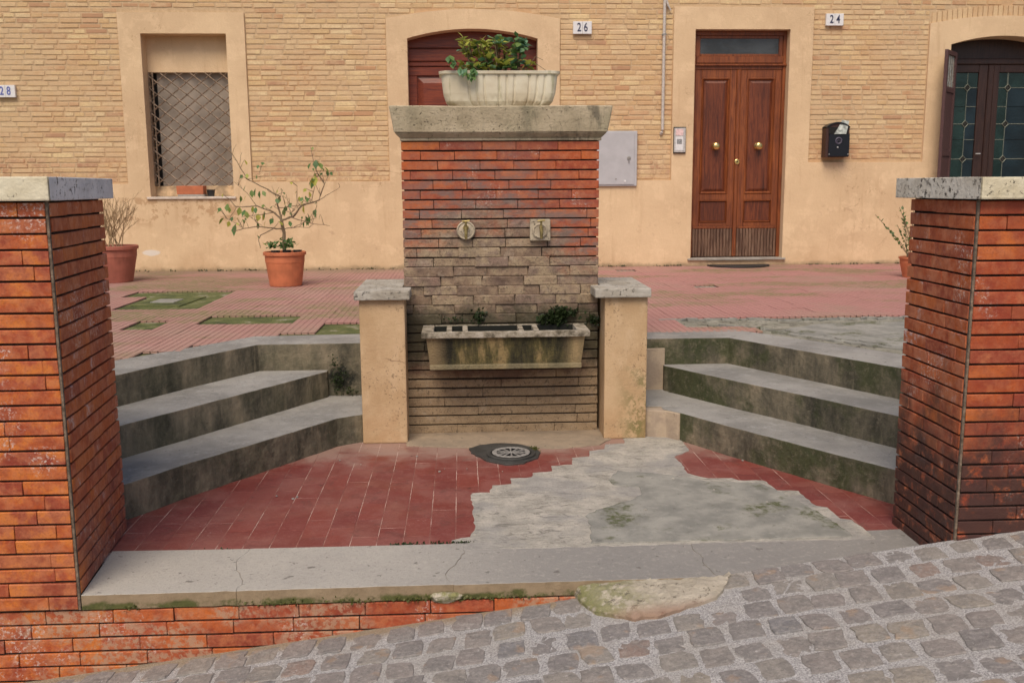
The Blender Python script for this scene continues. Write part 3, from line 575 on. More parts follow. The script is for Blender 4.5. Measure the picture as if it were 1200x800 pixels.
slab([(-.37, 5.90), (-.1, 5.84), (.06, 5.82), (.3, 5.80), (.6, 5.76), (.85, 5.83), (.95, 5.95), (.95, 6.25), (-.37, 6.25)], -.02, .0065, 'sandy_mortar_bed', M_BEIGE, floor, .05, .01)
# drain
dr = empty('floor_drain', (.28, 5.65, 0), 'round rusty drain grate in a dark damp patch before the fountain', 'drain')
slab([(.035, 5.79), (.10, 5.87), (.20, 5.90), (.33, 5.88), (.42, 5.80), (.465, 5.68), (.445, 5.56), (.35, 5.45), (.24, 5.43), (.13, 5.52), (.09, 5.62), (.04, 5.70)], -.01, .0105, 'damp_surround', M_DAMP, dr, .03, .006)
g = MB(); cx, cy = .285, .0; n = 48
def annulus(b, c, r0, r1, z0, z1, n=40):
    vs = []
    for r, z in ((r0, z0), (r1, z0), (r1, z1), (r0, z1)):
        vs += [(c[0]+r*math.cos(k*2*math.pi/n), c[1]+r*math.sin(k*2*math.pi/n), z) for k in range(n)]
    b.add(vs, [(a*n+k, a*n+(k+1) % n, ((a+1) % 4)*n+(k+1) % n, ((a+1) % 4)*n+k) for a in range(4) for k in range(n)])
GC = (.285, 5.64)
b = MB(); b.lathe([(.124, .009), (.124, .0125)], (GC[0], GC[1], 0), 40); b.build('well', M_HOLE, dr)
b = MB(); annulus(b, GC, .125, .150, .010, .022); b.build('collar', M_DAMP, dr, .002)
b = MB(); annulus(b, GC, .090, .117, .020, .0245); annulus(b, GC, 0.004, .016, .020, .0245)
b.build('grate_ring', M_IRON, dr, .002)
for k in range(12):
    a = k*math.pi/6; b = MB(); u = Vector((math.cos(a), math.sin(a), 0)); w = Vector((-math.sin(a), math.cos(a), 0)); c0 = Vector((GC[0], GC[1], 0))
    p = [c0+u*.012-w*.003, c0+u*.093-w*.006, c0+u*.093+w*.006, c0+u*.012+w*.003]; b.prism([(q.x, q.y) for q in p], .020, .024); b.build('spoke', M_IRON, dr)
b = MB(); clump(b, (.435, 5.74, .012), (.012, .02, .004), 60, .014, rr); tag(b.build('drain_moss', M_MOSSL), 'tuft of moss at the right rim of the drain grate', 'moss', kind='stuff')
b = MB()
for _ in range(26):
    x, y = rr.uniform(-1.2, 1.8), rr.uniform(4.3, 5.9); s_ = rr.uniform(.003, .009); b.r = rr.random(); z = .009 if inside(x, y, PB) else .004
    b.prism([(x+s_*math.cos(a)*rr.uniform(.6, 1.2), y+s_*math.sin(a)*rr.uniform(.6, 1.2)) for a in [q*1.2566 for q in range(5)]], z-.002, z+s_*.5)
tag(b.build('grit', M_PATCH), 'small stone grit and crumbs scattered over the sunken floor', 'grit', kind='stuff')

# ------------------------------------------------------------------ STEPS AND LANDING EDGE
WY = 6.61
sL = empty('stone_steps', (-1.6, 5.6, 0), 'three mossy concrete steps on the left, between the left brick pier and the fountain', 'steps', 'concrete steps flanking the fountain')
e1 = [(-1.95, 4.2), (-1.673, 4.642), (-1.45, 5.005), (-1.19, 5.365), (-.945, 5.72), (-.80, 5.93), (-.70, 6.0), (-.64, 6.03)]
MB().prism(jag(e1, .06, .0028, False)+[e1[-1]]+[(-.64, WY+.05), (-2.8, WY+.05), (-2.8, 4.2)], -.03, .183).build('step', M_STEP, sL, .006, seg=2)
MB().prism(jag([(-2.2, 4.5), (-1.842, 5.114), (-1.596, 5.497), (-1.303, 5.969), (-1.134, 6.24), (-.94, 6.56)], .06, .0028, False)+[(-.94, 6.56),  (-.94, WY+.04), (-2.8, WY+.04), (-2.8, 4.5)], .17, .366).build('step', M_STEP, sL, .006, seg=2)
eL = [(-2.45, 4.75), (-2.015, 5.571), (-1.745, 6.077), (-1.414, WY)]
MB().prism(jag(eL, .06, .0028, False)+[eL[-1]]+[(-.645, WY), (-.645, 7.04), (-1.52, 6.99), (-2.2, 6.06), (-2.85, 4.75)], -.1, .553).build('landing_edge', M_STEP, sL, .006, seg=2)
sR = empty('stone_steps', (1.9, 5.6, 0), 'three green-stained concrete steps on the right, between the fountain and the right brick pier', 'steps', 'concrete steps flanking the fountain')
MB().prism(jag([(1.395, 5.90), (1.60, 5.54), (1.93, 5.01), (2.195, 4.6), (2.45, 4.15)], .06, .0028, False)+[ (3.3, 4.15), (3.3, WY+.05), (1.30, WY+.05), (1.30, 6.01)], -.03, .183).build('step', M_STEP, sR, .006, seg=2)
MB().prism([(1.42, WY+.04), (1.42, 6.56), *jag([(1.465, 6.50), (1.757, 6.01), (2.08, 5.50), (2.378, 4.992), (2.75, 4.36)], .06, .0028, False), (3.3, 4.36), (3.3, WY+.04)], .17, .366).build('step', M_STEP, sR, .006, seg=2)
MB().prism([(1.182, WY), *jag([(1.885, WY), (2.244, 5.971), (2.574, 5.384), (2.95, 4.7)], .06, .0028, False), (3.35, 4.9), (2.56, 6.22), (2.04, 6.98), (1.182, 6.90)], -.1, .553).build('landing_edge', M_STEP, sR, .006, seg=2)
def rend():
    h = Mat('peeling_beige_render'); n = h.noise(6, 5, .65); c = h.mix(h.ss(n, .4, .6), (.44, .35, .26), (.34, .27, .21)); st = h.m_('MULTIPLY', h.ss(h.noise(7, 5, .7, vec=h.scaled((1, 1, .3))), .54, .62), .85); c = h.mix(st, c, (.12, .08, .055)); h.bump(h.noise(60, 5), .004); return h.done(c, .9)
M_REND = rend()
MB().prism([(1.184, 6.02), (1.25, 5.99), (1.31, 5.985), (1.375, 5.90), (1.41, 5.92), (1.42, 6.1), (1.184, 6.12)], -.02, .180).build('rendered_corner', M_REND, sR, .008, seg=2)
MB().prism([(1.18, 6.10), (1.42, 6.08), (1.45, WY), (1.18, WY)], .10, .187).build('rendered_tread', M_STEP, sR, .004)
box('rendered_wall_face', M_REND, sR, 1.184, 1.43, WY-.008, WY+.02, .18, .485, bevel=.004)
# mossy growth in the corner of the left steps
b = MB(); clump(b, (-.87, 6.585, .30), (.026, .006, .04), 170, .013, rr); clump(b, (-.80, 6.585, .215), (.045, .008, .016), 90, .013, rr); clump(b, (-.90, 6.58, .40), (.02, .006, .03), 40, .014, rr)
tag(b.build('fern_moss', M_MOSS), 'dark ferny moss in the wall corner beside the left steps', 'moss', kind='stuff')

# ------------------------------------------------------------------ COURTYARD
cpoly = [(-12, 12.75), (12, 12.75), (12, 4.0), (3.32, 4.0), (3.30, 4.9), (2.5, 6.2), (2.03, 6.96), (1.182, 6.88), (1.16, 6.66), (-.62, 6.66), (-.645, 7.02), (-1.53, 6.97), (-2.21, 6.05), (-2.8, 4.75), (-2.8, 4.0), (-12, 4.0)]
court = MB().prism(cpoly, -.5, .536).build('courtyard_floor', M_CBASE); tag(court, kind='structure')
TW = .256
def court_tile_data(L=TW-.0008):
    vs = []; fs = []; nr = 5; w = L/nr
    for k in range(nr):
        x0 = -L/2+k*w+.0028; x1 = -L/2+(k+1)*w-.0028; n = len(vs)
        vs += [(x0, -L/2, -.014), (x1, -L/2, -.014), (x1, L/2, -.014), (x0, L/2, -.014), (x0+.004, -L/2+.004, 0), (x1-.004, -L/2+.004, 0), (x1-.004, L/2-.004, 0), (x0+.004, L/2-.004, 0)]
        fs += [[n+q for q in f] for f in ((4, 5, 6, 7), (0, 1, 5, 4), (1, 2, 6, 5), (2, 3, 7, 6), (3, 0, 4, 7))]
    vs += [(-L/2, -L/2, -.0028), (L/2, -L/2, -.0028), (L/2, L/2, -.0028), (-L/2, L/2, -.0028)]; n = len(vs); fs.append([n-4, n-3, n-2, n-1]); return vs, fs
cv, cf = court_tile_data(); CT = bpy.data.meshes.new('paving_tile'); CT.from_pydata(cv, [], cf); CT.materials.append(M_COURT)
HOLES = [[(-3.25, 9.0), (-2.9, 8.66), (-2.36, 8.66), (-2.42, 10.1), (-3.3, 10.15)], [(-2.2, 7.72), (-1.27, 7.72), (-1.30, 8.2), (-2.2, 8.3)], [(-2.70, 7.47), (-2.40, 7.47), (-2.40, 7.84), (-2.7, 7.84)],
         [(1.60, 7.20), (1.64, 7.62), (2.66, 7.62), (2.70, 7.55), (4.6, 7.60), (4.6, 5.5), (2.75, 6.0), (2.45, 6.5), (2.24, 7.0)], [(-1.10, 7.05), (-1.05, 7.66), (-.45, 7.66), (-.45, 7.05)]]
inner = [(-12, 12.66), (12, 12.66), (12, 4.0), (3.4, 4.0), (3.36, 4.95), (2.60, 6.22), (2.08, 7.0), (1.15, 6.92), (1.0, 6.68), (-.6, 6.68), (-.6, 7.05), (-1.55, 7.0), (-2.25, 6.05), (-2.9, 4.75), (-2.9, 4.0), (-12, 4.0)]
rr = random.Random(21); cells = []
for i in range(-26, 34):
    for j in range(0, 34):
        x = i*TW+.05; y = 4.2+j*TW
        if not inside(x, y, inner): continue
        if any(inside(x, y, h_) for h_ in HOLES): continue
        if x < -1.7-.42*(y-4.4)-.4 and y < 12: 
            if x < -.62*y+.9: continue
        if x > .62*y+.5: continue
        if rr.random() < .006 and y > 7.5: continue
        cells.append((math.hypot(x, y), x, y))
cells.sort(); b = MB()
for k, (d, x, y) in enumerate(cells):
    z = .553+rr.uniform(-.0015, .0015); tx, ty = rr.uniform(-.004, .004), rr.uniform(-.004, .004)
    vis = y > 6.0
    if k < 340 and vis and sum(1 for c in court.children) < 300: inst('paving_tile', CT, court, (x, y, z), (tx, ty, 0))
    else:
        b.r = rr.random(); b.add([(x+vx, y+vy, z+vz+vy*tx-vx*ty) for vx, vy, vz in cv], cf)
tag(b.build('distant_paving_tiles', M_COURT, court), kind='stuff')
# inspection cover in the mossy square
mc = empty('inspection_cover', (-2.85, 9.3, .54), 'mossy cement inspection cover set in the pink paving beyond the left steps', 'manhole cover')
slab([(-3.14, 9.05), (-2.62, 8.95), (-2.58, 9.75), (-3.1, 9.8)], .53, .546, 'cover_slab', M_CBASE, mc); slab([(-2.98, 9.25), (-2.75, 9.22), (-2.73, 9.5), (-2.96, 9.52)], .54, .5515, 'cover_boss', M_PATCH2, mc)
# ragged cement lip on the broken right-hand area
b = MB()
for pth in ([(1.6, 7.58), (1.9, 7.62), (2.3, 7.6), (2.6, 7.52), (2.75, 7.5), (2.95, 7.57), (3.3, 7.55), (4.4, 7.58)], [(1.9, 7.3), (2.1, 7.2), (2.3, 7.05), (2.5, 6.75), (2.75, 6.4), (2.95, 6.05)]):
    q = jag(pth, .06, .025, False)
    for a_, c_ in zip(q, q[1:]):
        b.r = rr.random(); w_ = rr.uniform(.02, .07); b.prism([(a_[0], a_[1]-w_), (c_[0], c_[1]-w_*rr.uniform(.6, 1.2)), (c_[0], c_[1]), (a_[0], a_[1])], .53, .547+rr.uniform(0, .012))
tag(b.build('broken_cement_edge', M_PATCH2, court, .003), kind='stuff')
slab([(2.3, 6.9), (2.55, 6.5), (2.9, 6.05), (3.6, 5.9), (3.9, 7.2), (3.2, 7.35), (2.7, 7.2)], .53, .549, 'cement_screed', M_PATCH2, court, .06, .02)
# thin weeds along the foot of the house wall
b = MB()
for _ in range(60):
    x = rr.choice((rr.uniform(-4.3, -.9), rr.uniform(-3.8, -2.2), rr.uniform(1.4, 3), rr.uniform(4.7, 6))); clump(b, (x, 12.67, .557), (.03, .006, .004), 7, .02, rr)
tag(b.build('wall_foot_weeds', M_MOSS), 'tiny weeds and moss along the foot of the house wall', 'weeds', kind='stuff')

# ------------------------------------------------------------------ PIERS
pL = empty('brick_pier', (-1.95, 4.1, 0), 'left orange brick pier with pitted stone cap, warm and cool light painted into its halves', 'pier', 'brick piers flanking the steps')
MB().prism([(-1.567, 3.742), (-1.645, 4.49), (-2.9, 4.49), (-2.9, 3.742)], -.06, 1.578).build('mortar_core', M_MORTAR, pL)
MB().prism([(-1.5665, 3.732), (-1.5575, 3.7325), (-1.5585, 3.747), (-1.568, 3.7475)], -.058, 1.577).build('corner_pointing', M_MORTAR2, pL)
lay(pL, (-2.9, 3.728), (-1.566, 3.728), 1.575, 27, .0605, 31)
lay(pL, (-1.556, 3.748), (-1.630, 4.5), 1.575, 26, .0605, 32)
pR = empty('brick_pier', (2.4, 4.05, 0), 'right orange brick pier with soot-darkened foot standing on the cobbles', 'pier', 'brick piers flanking the steps')
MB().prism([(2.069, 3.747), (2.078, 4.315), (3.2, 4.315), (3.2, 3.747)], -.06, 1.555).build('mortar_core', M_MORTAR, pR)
MB().prism([(2.0655, 3.737), (2.0565, 3.738), (2.0575, 3.751), (2.070, 3.7515)], -.058, 1.554).build('corner_pointing', M_MORTAR2, pR)
lay(pR, (2.065, 3.733), (3.2, 3.733), 1.555, 27, .0605, 33)
lay(pR, (2.064, 4.325), (2.054, 3.752), 1.555, 27, .0605, 34)
M_CAPL = stone_cap('cap_stone_warm_light', (.66, .61, .47), (.54, .48, .34), amt=.60)  # warm light on the front faces is painted into this cream
M_CAPS = stone_cap('cap_stone_cool_light', (.80, .80, .80), (.66, .67, .68), amt=.58)  # cool sky light on the inner face is painted into this white
def rough_block(name, mat, parent, poly, z0, z1, amp=.002):
    o = MB().prism(poly, z0, z1).build(name, mat, parent, .007, seg=2); return o
# cap of the left pier: split at the corner to paint warm front and cool side light
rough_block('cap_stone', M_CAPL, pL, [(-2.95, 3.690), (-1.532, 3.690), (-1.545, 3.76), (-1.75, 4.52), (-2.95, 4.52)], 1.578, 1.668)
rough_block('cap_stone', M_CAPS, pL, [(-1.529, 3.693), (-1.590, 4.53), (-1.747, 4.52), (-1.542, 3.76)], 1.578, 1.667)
rough_block('cap_stone', M_CAPL, pR, [(2.043, 3.690), (3.25, 3.690), (3.25, 4.34), (2.25, 4.34), (2.046, 3.75)], 1.558, 1.645)  # same split: front and inner light painted as two stone colours
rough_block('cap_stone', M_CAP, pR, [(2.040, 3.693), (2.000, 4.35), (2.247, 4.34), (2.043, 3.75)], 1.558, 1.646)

# ------------------------------------------------------------------ FOUNTAIN
fo = empty('fountain', (.26, 6.4, 0), 'red brick wall fountain with lime-stained face, two taps and a mossy stone trough', 'fountain')
FX0, FX1, FY = -.372, .893, 6.2
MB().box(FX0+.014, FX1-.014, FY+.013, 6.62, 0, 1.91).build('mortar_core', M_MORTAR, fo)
rough = lambda x, z: (.74 < z < 1.2 and (z < 1.13 or .0 < x < .6))
lay(fo, (FX0, FY), (FX1, FY), 1.907, 23, .0615, 41, rough=rough, gap=.003, mixl=(1, 1, 1, .8))
lay(fo, (FX0, FY), (FX1, FY), 1.907-23*.0615, 8, .0615, 44, gap=.0012, mixl=(1, 1.9, 2.4))
lay(fo, (FX1, FY+.008), (FX1, 6.63), 1.907, 31, .0615, 42)
lay(fo, (FX0, 6.63), (FX0, FY+.008), 1.907, 31, .0615, 43)
MB().box(FX0+.004, FX1-.004, 6.6, 6.64, 0, 1.9).build('back_render', M_PLASTER, fo)
# coping
b = MB(); b.box(FX0-.004, FX1+.012, 6.19, 6.66, 1.908, 1.925); b.frustum((FX0-.004, FX1+.012, 6.19, 6.66), 1.925, (-.406, .934, 6.156, 6.70), 1.955); b.build('coping_lip', M_FCAP, fo, .003)
rc = random.Random(3); b = MB(); b.frustum((-.410, .938, 6.152, 6.705), 1.9555, (-.436, .968, 6.124, 6.731), 2.119)
o = b.build('coping_slab', M_FCAP, fo, .006, sub=5)
for v in o.data.vertices: v.co += Vector((noise.noise(v.co*9), noise.noise(v.co*9+Vector((5, 0, 0))), noise.noise(v.co*9+Vector((0, 7, 0)))))*.0045
# spouts
M_SPOUT = stone_cap('pale_limestone_rosette', (.50, .44, .34), (.36, .30, .22), amt=.6)
M_BRASSO = flat('tarnished_brass', (.30, .24, .10), .5, .7, .4, 60)
def tap(cx, cz, sq):
    t = MB()
    if sq:
        t.box(cx-.068, cx+.064, 6.165, 6.21, cz-.068, cz+.07); pl = t.build('tap_plaque', M_SPOUT, fo, .008, seg=2)
        MB().lathe([(.050, 0), (.050, .008), (.042, .014), (.034, .010)], (cx-.005, 6.166, cz-.005), 24, 'y').build('rosette', M_SPOUT, pl, smooth=False)
    else:
        t.lathe([(.060, 0), (.060, .018), (.054, .026), (.046, .020), (.03, .024)], (cx, 6.194, cz), 28, 'y'); pl = t.build('tap_plaque', M_SPOUT, fo, smooth=False)
    a = MB(); y = 6.165
    a.tube([(cx, y+.02, cz+.018), (cx, y-.035, cz+.02), (cx, y-.062, cz+.012)], .011, .010, 10); a.tube([(cx, y-.062, cz+.022), (cx, y-.066, cz-.022), (cx, y-.066, cz-.05)], .012, .009, 10)
    a.tube([(cx, y-.05, cz+.015), (cx, y-.05, cz+.058)], .007, .007, 8); a.tube([(cx-.024, y-.05, cz+.060), (cx+.024, y-.05, cz+.064)], .006, .006, 8)
    a.tube([(cx, y+.015, cz+.018), (cx, y+.0, cz+.018)], .019, .019, 10); a.build('tap', M_BRASSO, pl, smooth=False)
tap(.032, 1.343, False); tap(.512, 1.342, True)
# trough
tr = empty('trough_part', (0, 0, 0)); bpy.data.objects.remove(tr)
TX0, TX1 = -.255, .797
b = MB()
b.box(TX0, TX1, 5.87, 5.915, .692, .730); b.box(TX0, TX0+.075, 5.915, 6.198, .692, .7305); b.box(TX1-.075, TX1, 5.915, 6.198, .692, .7305); b.box(TX0+.075, TX1-.075, 6.1885, 6.198, .692, .730)
for i_, v in enumerate(b.v): pass
rimo = b.build('trough', M_TROUGH, fo, .006, seg=2)
b = MB(); b.frustum((TX0+.05, TX1-.05, 5.915, 6.19), .515, (TX0+.035, TX1-.035, 5.895, 6.197), .60)
# body as a hollow: front, back, sides, bottom
b = MB(); b.add([(TX0+.048, 5.925, .515), (TX1-.048, 5.925, .515), (TX1-.028, 5.892, .694), (TX0+.028, 5.892, .694), (TX0+.048, 5.97, .515), (TX1-.048, 5.97, .515), (TX1-.028, 5.93, .694), (TX0+.028, 5.93, .694)], [(0, 1, 2, 3), (7, 6, 5, 4), (0, 4, 5, 1), (3, 2, 6, 7), (0, 3, 7, 4), (1, 5, 6, 2)])
b.build('trough_front', M_TROUGH, rimo, .004, sub=0)
b = MB(); b.add([(TX0+.050, 5.93, .515), (TX0+.030, 5.90, .692), (TX0+.030, 6.197, .692), (TX0+.050, 6.197, .515), (TX0+.1, 5.93, .515), (TX0+.08, 5.90, .692), (TX0+.08, 6.197, .692), (TX0+.1, 6.197, .515)], [(0, 1, 2, 3), (7, 6, 5, 4), (0, 4, 5, 1), (3, 2, 6, 7), (0, 3, 7, 4), (1, 5, 6, 2)]); b.build('trough_end', M_TROUGH, rimo, .003)
b = MB(); b.add([(TX1-.050, 5.93, .515), (TX1-.030, 5.90, .692), (TX1-.030, 6.197, .692), (TX1-.050, 6.197, .515), (TX1-.1, 5.93, .515), (TX1-.08, 5.90, .692), (TX1-.08, 6.197, .692), (TX1-.1, 6.197, .515)], [(0, 1, 2, 3), (7, 6, 5, 4), (0, 4, 5, 1), (3, 2, 6, 7), (0, 3, 7, 4), (1, 5, 6, 2)]); b.build('trough_end', M_TROUGH, rimo, .003)
box('trough_base', M_TROUGH, rimo, TX0+.046, TX1-.046, 5.918, 6.198, .484, .517)
M_WATERSHADE = flat('trough_water_and_shade', (.008, .009, .006), .5)
box('water', M_WATERSHADE, rimo, TX0+.06, TX1-.06, 5.94, 6.16, .56, .58, bevel=0)
box('inner_shade_sheet', M_WATERSHADE, rimo, TX0+.076, TX1-.076, 6.170, 6.188, .54, .7245, bevel=0)  # dark sheet added to paint the shade inside the trough
for x in (-.083, .018, .372, .468):
    o = box('trough_divider', M_TROUGH, rimo, x-.017, x+.017, 5.916, 6.169, .70, .727, bevel=.003)
# algae tufts at the trough
def moss_obj(name, label, specs, mat=M_MOSS):
    b = MB()
    for c, e, n, s_ in specs: clump(b, c, e, n, s_, rr)
    return tag(b.build(name, mat), label, 'moss', kind='stuff')
moss_obj('trough_moss', 'bushy dark moss on the brick face above the right end of the trough', [((.60, 6.175, .765), (.045, .01, .018), 260, .03), ((.68, 6.18, .80), (.04, .008, .014), 140, .022), ((.63, 6.175, .83), (.03, .006, .008), 60, .018)])
moss_obj('trough_moss', 'small dark moss tuft on the brick face above the left part of the trough', [((.11, 6.185, .78), (.02, .006, .022), 90, .018), ((-.05, 6.19, .765), (.05, .004, .012), 50, .014)])
moss_obj('trough_moss', 'dark moss tuft on the bricks between the trough and the right pedestal', [((.86, 6.188, .75), (.02, .006, .016), 90, .018)])
# pedestals
M_PCAP = stone_cap('grey_pedestal_cap', (.44, .42, .38), (.33, .30, .25), amt=.58)
pdL = empty('stone_pedestal', (-.5, 6.2, 0), 'smooth ochre stone pedestal left of the fountain, thin crack across its middle', 'pedestal', 'pedestals beside the fountain')
MB().prism([(-.645, 5.98), (-.360, 5.98), (-.360, 6.186), (-.380, 6.19), (-.380, 6.60), (-.645, 6.60)], 0, .926).build('shaft', M_PED, pdL, .01, seg=2)
MB().prism([(-.672, 5.945), (-.325, 5.945), (-.325, 6.187), (-.384, 6.19), (-.384, 6.75), (-.672, 6.75)], .926, .983).build('cap', M_PCAP, pdL, .008, seg=2)
pdR = empty('stone_pedestal', (1.03, 6.2, 0), 'speckled ochre stone pedestal right of the fountain, green moss near its foot', 'pedestal', 'pedestals beside the fountain')
MB().prism([(.905, 5.98), (1.180, 5.98), (1.180, 6.60), (.917, 6.60)], 0, .924).build('shaft', M_PED, pdR, .01, seg=2)
MB().prism([(.838, 5.945), (1.195, 5.945), (1.205, 6.70), (.907, 6.70), (.907, 6.187), (.838, 6.185)], .924, .982).build('cap', M_PCAP, pdR, .008, seg=2)

# ------------------------------------------------------------------ LEAVES
def leaf_mesh(w, mat, name='leaf', fold=.25, curl=.25):
    vs = [(0, 0, 0), (-.35*w, .25, fold*.3*w), (0, .3, 0), (.35*w, .25, fold*.3*w), (-.5*w, .55, fold*.4*w-curl*.1), (0, .62, -curl*.1), (.5*w, .55, fold*.4*w-curl*.1), (0, 1, -curl*.4)]
    fs = [(0, 2, 1), (0, 3, 2), (1, 2, 5, 4), (2, 3, 6, 5), (4, 5, 7), (5, 6, 7)]
    me = bpy.data.meshes.new(name); me.from_pydata(vs, [], fs); me.materials.append(mat)
    for p in me.polygons: p.use_smooth = True
    return me
LY = leaf_mesh(.62, M_LEAFY); LD = leaf_mesh(.62, M_LEAFD); LB = leaf_mesh(.7, M_LEAFB); LR = leaf_mesh(.6, M_LEAFR)
def put_leaf(me, parent, p, size, rr, az=None, el=None, roll=None):
    az = rr.uniform(0, 6.28) if az is None else az; el = rr.uniform(-.4, .7) if el is None else el; roll = rr.uniform(-.7, .7) if roll is None else roll
    q = Matrix.Rotation(az, 3, 'Z') @ Matrix.Rotation(el, 3, 'X') @ Matrix.Rotation(roll, 3, 'Y')
    return inst('leaf', me, parent, p, q.to_euler(), (size, size, size))

# planter on the fountain
rr = random.Random(77)
PX, PY, PZ = .262, 6.42, 2.121
pn = empty('planter', (PX, PY, PZ), 'long fluted cream planter with yellow-green and dark green foliage on top of the fountain', 'planter')
def rrect(hw, hd, r, n=5):
    out = []
    for cx_, cy_, a0 in ((hw-r, hd-r, 0), (-hw+r, hd-r, 90), (-hw+r, -hd+r, 180), (hw-r, -hd+r, 270)):
        for k in range(n+1): a = R(a0+90*k/n); out.append((cx_+r*math.cos(a), cy_+r*math.sin(a)))
    return out
b = MB(); rings = [(.285, .085, 0), (.318, .10, .012), (.345, .115, .04), (.362, .125, .09), (.369, .13, .15), (.374, .132, .205), (.388, .142, .210), (.390, .144, .226), (.375, .132, .229), (.362, .12, .222), (.355, .115, .17)]
N_ = 0; vs = []
for hw, hd, z in rings:
    p = rrect(hw, hd, min(.05, hd*.6)); 
    # densify long sides for flutes
    q = []
    for i in range(len(p)):
        a_, c_ = p[i], p[(i+1) % len(p)]; k = 170 if abs(a_[0]-c_[0]) > .3 else 1
        for j in range(k):
            t = j/k; x = a_[0]+(c_[0]-a_[0])*t; y = a_[1]+(c_[1]-a_[1])*t
            if k > 1 and .008 < z < .208:
                for gx in (-.20, -.15, -.10, 0.0-.005, .045, .095, .19, .24, .29): y -= math.copysign(1, y)*.009*math.exp(-((x/hw-gx/.37)/.018)**2)
            q.append((x, y))
    N_ = len(q); vs += [(PX+x, PY+y, PZ+z) for x, y in q]
fs = [(i*N_+k, i*N_+(k+1) % N_, (i+1)*N_+(k+1) % N_, (i+1)*N_+k) for i in range(len(rings)-1) for k in range(N_)]+[list(range(N_))[::-1]]
b.add(vs, fs); b.build('pot', M_PLANTER, pn)
MB().prism([(PX+x, PY+y) for x, y in rrect(.358, .118, .05)], PZ+.16, PZ+.20).build('soil', M_SOIL, pn)
def stemz(base, tip): return [base, ((base[0]+tip[0])/2+rr.uniform(-.02, .02), (base[1]+tip[1])/2, base[2]+(tip[2]-base[2])*.6), tip]
tips = []
for k in range(34):
    x = rr.uniform(-.03, .26); tips.append(((x+.06, PY+rr.uniform(-.09, .08), PZ+rr.uniform(.25, .43)), LY if rr.random() < .93 else LR))
for k in range(17):
    x = rr.uniform(.22, .43); tips.append(((x, PY+rr.uniform(-.09, .09), PZ+rr.uniform(.30, .47)), LB if rr.random() < .8 else LD))
for k in range(13): tips.append(((rr.uniform(-.03, .46), PY+rr.uniform(-.11, -.05), PZ+rr.uniform(.24, .31)), rr.choice((LY, LY, LD))))
for tip, me in tips:
    bx = tip[0]*.7+.27*.3; MB().tube(stemz((bx, PY+rr.uniform(-.05, .05), PZ+.19), tip), .005, .003, 5).build('stem', M_BARK, pn)
    for q in range(7):
        put_leaf(me if rr.random() < .85 else rr.choice((LY, LD, LB)), pn, (tip[0]+rr.uniform(-.016, .016), tip[1]+rr.uniform(-.015, .015), tip[2]+rr.uniform(-.03, .015)), rr.uniform(.045, .075), rr, el=rr.uniform(-.5, .9))
for (x, z) in ((.045, .215), (.075, .20), (.10, .225), (.02, .225), (-.03, .27), (-.05, .29)):   # trailing over the rim
    MB().tube([(x+.03, PY-.10, PZ+.23), (x, PY-.155, PZ+z+.03)], .004, .003, 5).build('stem', M_BARK, pn)
    for q in range(4): put_leaf(rr.choice((LD, LB, LD)), pn, (x+rr.uniform(-.01, .01), PY-.16, PZ+z+rr.uniform(0, .03)), rr.uniform(.045, .065), rr, az=rr.uniform(2.4, 3.9), el=rr.uniform(-1.2, -.5))
for pth in ([(.40, PY-.06, PZ+.22), (.5, PY-.06, PZ+.28), (.57, PY-.05, PZ+.235)], [(.42, PY-.02, PZ+.22), (.50, PY-.02, PZ+.33), (.55, PY, PZ+.31)], [(.3, PY-.05, PZ+.22), (.42, PY-.07, PZ+.26), (.5, PY-.07, PZ+.235)]):
    MB().tube(pth, .003, .002, 5).build('stem', M_BARK, pn)

# potted lemon shrub
QX, QY, QZ = -1.945, 10.68, .555
def zp(zx, zy, dy=0):      # sketch coordinates of the shrub: 0.0021 m per unit, origin at the pot centre
    k = .0021*(QY/10.9)*.995; return (QX+(zx-381)*k*1.005, QY+dy, .905+(600-zy)*k)
def pot(name, root, x, y, z, rb, rt, h, mat):
    b = MB(); b.lathe([(rb*.6, 0), (rb, 0), (rb*1.02, .01), (rt*.9, h*.68), (rt*.915, h*.70), (rt*.93, h*.90), (rt, h*.905), (rt*1.005, h*.985), (rt*.97, h), (rt*.90, h*.985), (rt*.86, h*.8)], (x, y, z), 36); b.build(name, mat, root, smooth=False)
    MB().lathe([(rt*.2, h*.80), (rt*.885, h*.80), (rt*.885, h*.85), (rt*.3, h*.87)], (x, y, z), 20).build('soil', M_SOIL, root)
lem = empty('potted_shrub', (QX, QY, QZ), 'sparse leafy little tree with crooked branches in an orange terracotta pot, left of the fountain', 'potted plant', 'potted plants along the house')
pot('pot', lem, QX, QY, QZ, .172, .232, .375, M_TERRA)
